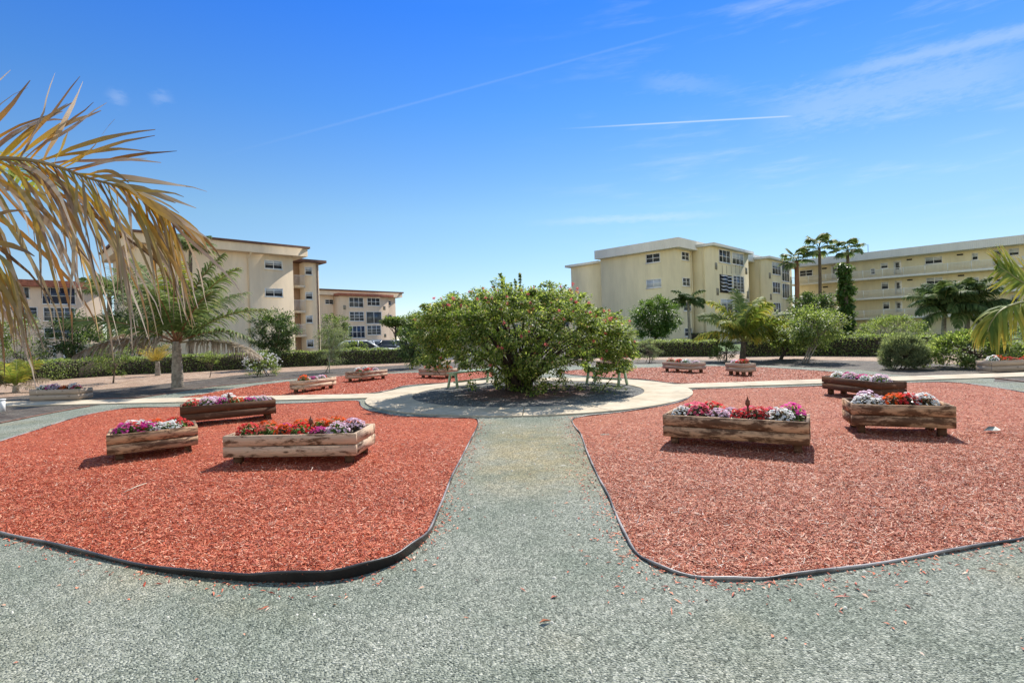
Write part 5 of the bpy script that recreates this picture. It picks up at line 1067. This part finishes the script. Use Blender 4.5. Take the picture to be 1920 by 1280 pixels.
def fan_palm(px, ptop, pbase, d, r, label):
    b = np.array([*at(px, 640, d)[:2], 0]); t = at(px, ptop, d); o = empty('fan_palm', b, label, 'palm tree', 'tall fan palms before the walkway block')
    part('trunk', MB().tube(bez(b, (b + t) / 2 + (.2, 0, 0), t, 8), np.linspace(.30, .22, 8) * (1 if px < 1500 else .68), 9), M['rachis_red' if px < 1500 else 'bark'], o, b)
    g = np.random.default_rng(px)
    for k in range(13):
        az = k * 2.4 + g.normal(0, .2); el = R(80 - 7.2 * k + g.normal(0, 5)); c = arc(t, az, el, r * .62, .7, 6); mb = MB().tube(c, .03, 4)
        tip = c[-1]; d_ = nrm(c[-1] - c[-2]); sd_ = nrm(np.cross(d_, (0, 0, 1.0)) + 1e-6); up = np.cross(sd_, d_); n = 22
        an = np.linspace(-1.9, 1.9, n); V = []
        for a in an:                    # pleated blade segments
            q = nrm(d_ * math.cos(a) + sd_ * math.sin(a)); L = r * .52 * (1 - .18 * abs(a) / 1.9) * g.uniform(.85, 1.08); w = np.cross(q, up) * r * .055
            e1 = tip + q * L * .62 - (0, 0, L * .05); e2 = tip + q * L * .93 - (0, 0, L * .36)
            V += [tip, tip, e1 - w + up * .02, e1 + w - up * .02, e2 - w * .25, e2 + w * .25]
        i = np.arange(n)[:, None] * 6; mb.add(np.array(V), np.r_[i + (0, 2, 3, 1), i + (2, 4, 5, 3)], tt=np.tile([0, 0, .4, .4, 1, 1], n))
        part('fan_leaf', mb, COCO['green'], o, b)
fan_palm(1493, 490, 600, 60, 2.05, 'left tall fan palm with reddish trunk beside the yellow block')
fan_palm(1536, 466, 600, 60, 2.15, 'middle and tallest fan palm with slim grey trunk')
fan_palm(1589, 470, 600, 60, 1.95, 'right tall fan palm rising above the vine covered trunk')

# --- withered palm frond in the near left corner (its trunk stands outside the picture)
tb_ = np.array([-4.6, 3.0, 0.0]); tt_ = np.array([-4.1, 2.95, 2.25]); o = empty('withered_palm', tb_, 'dry orange and tan palm frond hanging in from the left edge', 'palm tree')
part('trunk', MB().tube(bez(tb_, (tb_ + tt_) / 2, tt_, 10), np.linspace(.2, .15, 10), 12), M['bark_pale'], o, tb_)
def old_frond(seed, pix, depths, up_n, low_n, up_len, low_len, wd, low_sag=.42):
    global rng
    keep, rng = rng, np.random.default_rng(seed)
    P = np.array([at(*p, d) for p, d in zip(pix, depths)]); Pd = smooth_closed(np.r_[P, P[::-1][1:-1]], 6)[:6 * (len(P) - 1) + 1]; m = len(Pd)
    mb, rb = MB(), MB(); rb.tube(Pd, np.linspace(.016, .004, m), 6)
    V, Q, TT = [], [], []; segs = 7
    for kind, n_, ln in (('up', up_n, up_len), ('low', low_n, low_len)):
        for k in range(n_):
            t = (k + rng.random() * .6) / n_; t = .02 + .97 * t; idx = t * (m - 1); i0 = min(int(idx), m - 2); f = idx - i0
            p = Pd[i0] * (1 - f) + Pd[i0 + 1] * f; tg = nrm(Pd[i0 + 1] - Pd[i0])
            if kind == 'up' and rng.random() < .06: continue
            if kind == 'up': d = nrm(tg * .7 + np.array([0, 0, max(-.12, 1.95 - 2.6 * t)]) + np.array([0, rng.normal(.05, .25), 0]) + rng.normal(0, .07, 3)); sag, L = .03 + .16 * rng.random() ** 2, ln * (1 - .40 * t) * rng.uniform(.7, 1.05)
            else: d = nrm(tg * (.95 - .35 * t) + np.array([0, 0, -.42 - .45 * t]) + np.array([0, rng.normal(-.1, .30), 0]) + rng.normal(0, .13, 3)); sag, L = low_sag * rng.uniform(.35, 1.5), ln * (1 - .60 * t ** 1.4) * rng.uniform(.65, 1.08) * (1 if rng.random() > .14 else .5)
            w0 = wd * rng.uniform(.65, 1.15) * (1 - .35 * t) * (1.75 if kind == 'up' else 1); rows = []; tw = rng.normal(0, .5)
            for j in range(segs + 1):
                s_ = j / segs; w = w0 * (.35 + 1.3 * s_ if s_ < .5 else 1.0 - (s_ - .5) * 1.75); sd2 = nrm(np.cross(d, np.array([math.sin(tw) * .5, -1.0, .35 + math.cos(tw) * .3]))); rows += [p - sd2 * w / 2, p + sd2 * w / 2]; tw += rng.normal(0, .25)
                d = nrm(d + np.array([0, 0, -1.0]) * sag * (.35 + 1.3 * s_) + rng.normal(0, .07, 3)); p = p + d * L / segs
            o_ = len(V); V += rows; Q += [(o_ + 2 * j, o_ + 2 * j + 1, o_ + 2 * j + 3, o_ + 2 * j + 2) for j in range(segs)]; TT += list(np.repeat(np.linspace(0, 1, segs + 1), 2) ** 1.05)
    mb.add(np.array(V), Q, tt=np.array(TT)); f = part('frond', mb, COCO['old'], o, tb_); part('rib', rb, M['rachis_old'], f, tb_); rng = keep
old_frond(3, [(-330, 380), (-200, 330), (-90, 303), (0, 297), (60, 301), (110, 313), (170, 335), (232, 352), (280, 374), (318, 396)], [2.95, 2.95, 2.95, 2.95, 2.95, 2.98, 3.0, 3.05, 3.1, 3.15], 52, 105, .74, 1.50, .030, .30)
old_frond(5, [(-350, 480), (-200, 440), (-90, 440), (-20, 465), (20, 500)], [2.7, 2.65, 2.6, 2.6, 2.6], 8, 34, .4, 1.1, .028)
for az in (150, 200, 250, 100):
    mb, rb = MB(), MB(); frond(mb, rb, arc(tt_, R(az), R(50), 2.4, 1.4), 46, .7, .04, .5); f = part('frond', mb, COCO['yellow'], o, tb_); part('rib', rb, M['rachis'], f, tb_)

# --- palm at the right edge (trunk outside the picture)
tb_ = np.array([6.75, 5.75, 0.0]); tt_ = at(2075, 590, 5.7); o = empty('yellowing_palm', tb_, 'yellow green palm fronds reaching in from the right edge', 'palm tree')
part('trunk', MB().tube(bez(tb_, (tb_ + tt_) / 2, tt_, 8), np.linspace(.16, .11, 8), 10), M['bark'], o, tb_)
def px_frond(pix, d, n, ln, wd, sag, ck, spread, lift, roll, t0):
    P = np.array([at(*p, q) for p, q in zip(pix, d)]); Pd = smooth_closed(np.r_[P, P[::-1][1:-1]], 5)[:5 * (len(P) - 1) + 1]
    mb, rb = MB(), MB(); frond(mb, rb, Pd, n, ln, wd, sag, spread, lift, 5, t0, roll=roll, rr=.016); f = part('frond', mb, COCO[ck], o, tb_); part('rib', rb, M['rachis'], f, tb_)
px_frond([(2075, 588), (2000, 566), (1950, 545), (1915, 528), (1890, 511), (1872, 499)], [5.7, 5.6, 5.5, 5.4, 5.35, 5.3], 40, .46, .034, .12, 'yellow', .75, .0, R(80), .3)
px_frond([(2075, 590), (2010, 566), (1960, 562), (1915, 567), (1880, 580), (1860, 602), (1852, 622)], [5.7, 5.5, 5.35, 5.25, 5.2, 5.2, 5.2], 46, .52, .034, .7, 'yellow', .6, -.2, R(15), .2)
for az in (40, 8, -25, -60, -95):
    mb, rb = MB(), MB(); frond(mb, rb, arc(tt_, R(az), R(48), 1.9, 1.5), 44, .5, .034, .6); f = part('frond', mb, COCO['yellow'], o, tb_); part('rib', rb, M['rachis'], f, tb_)
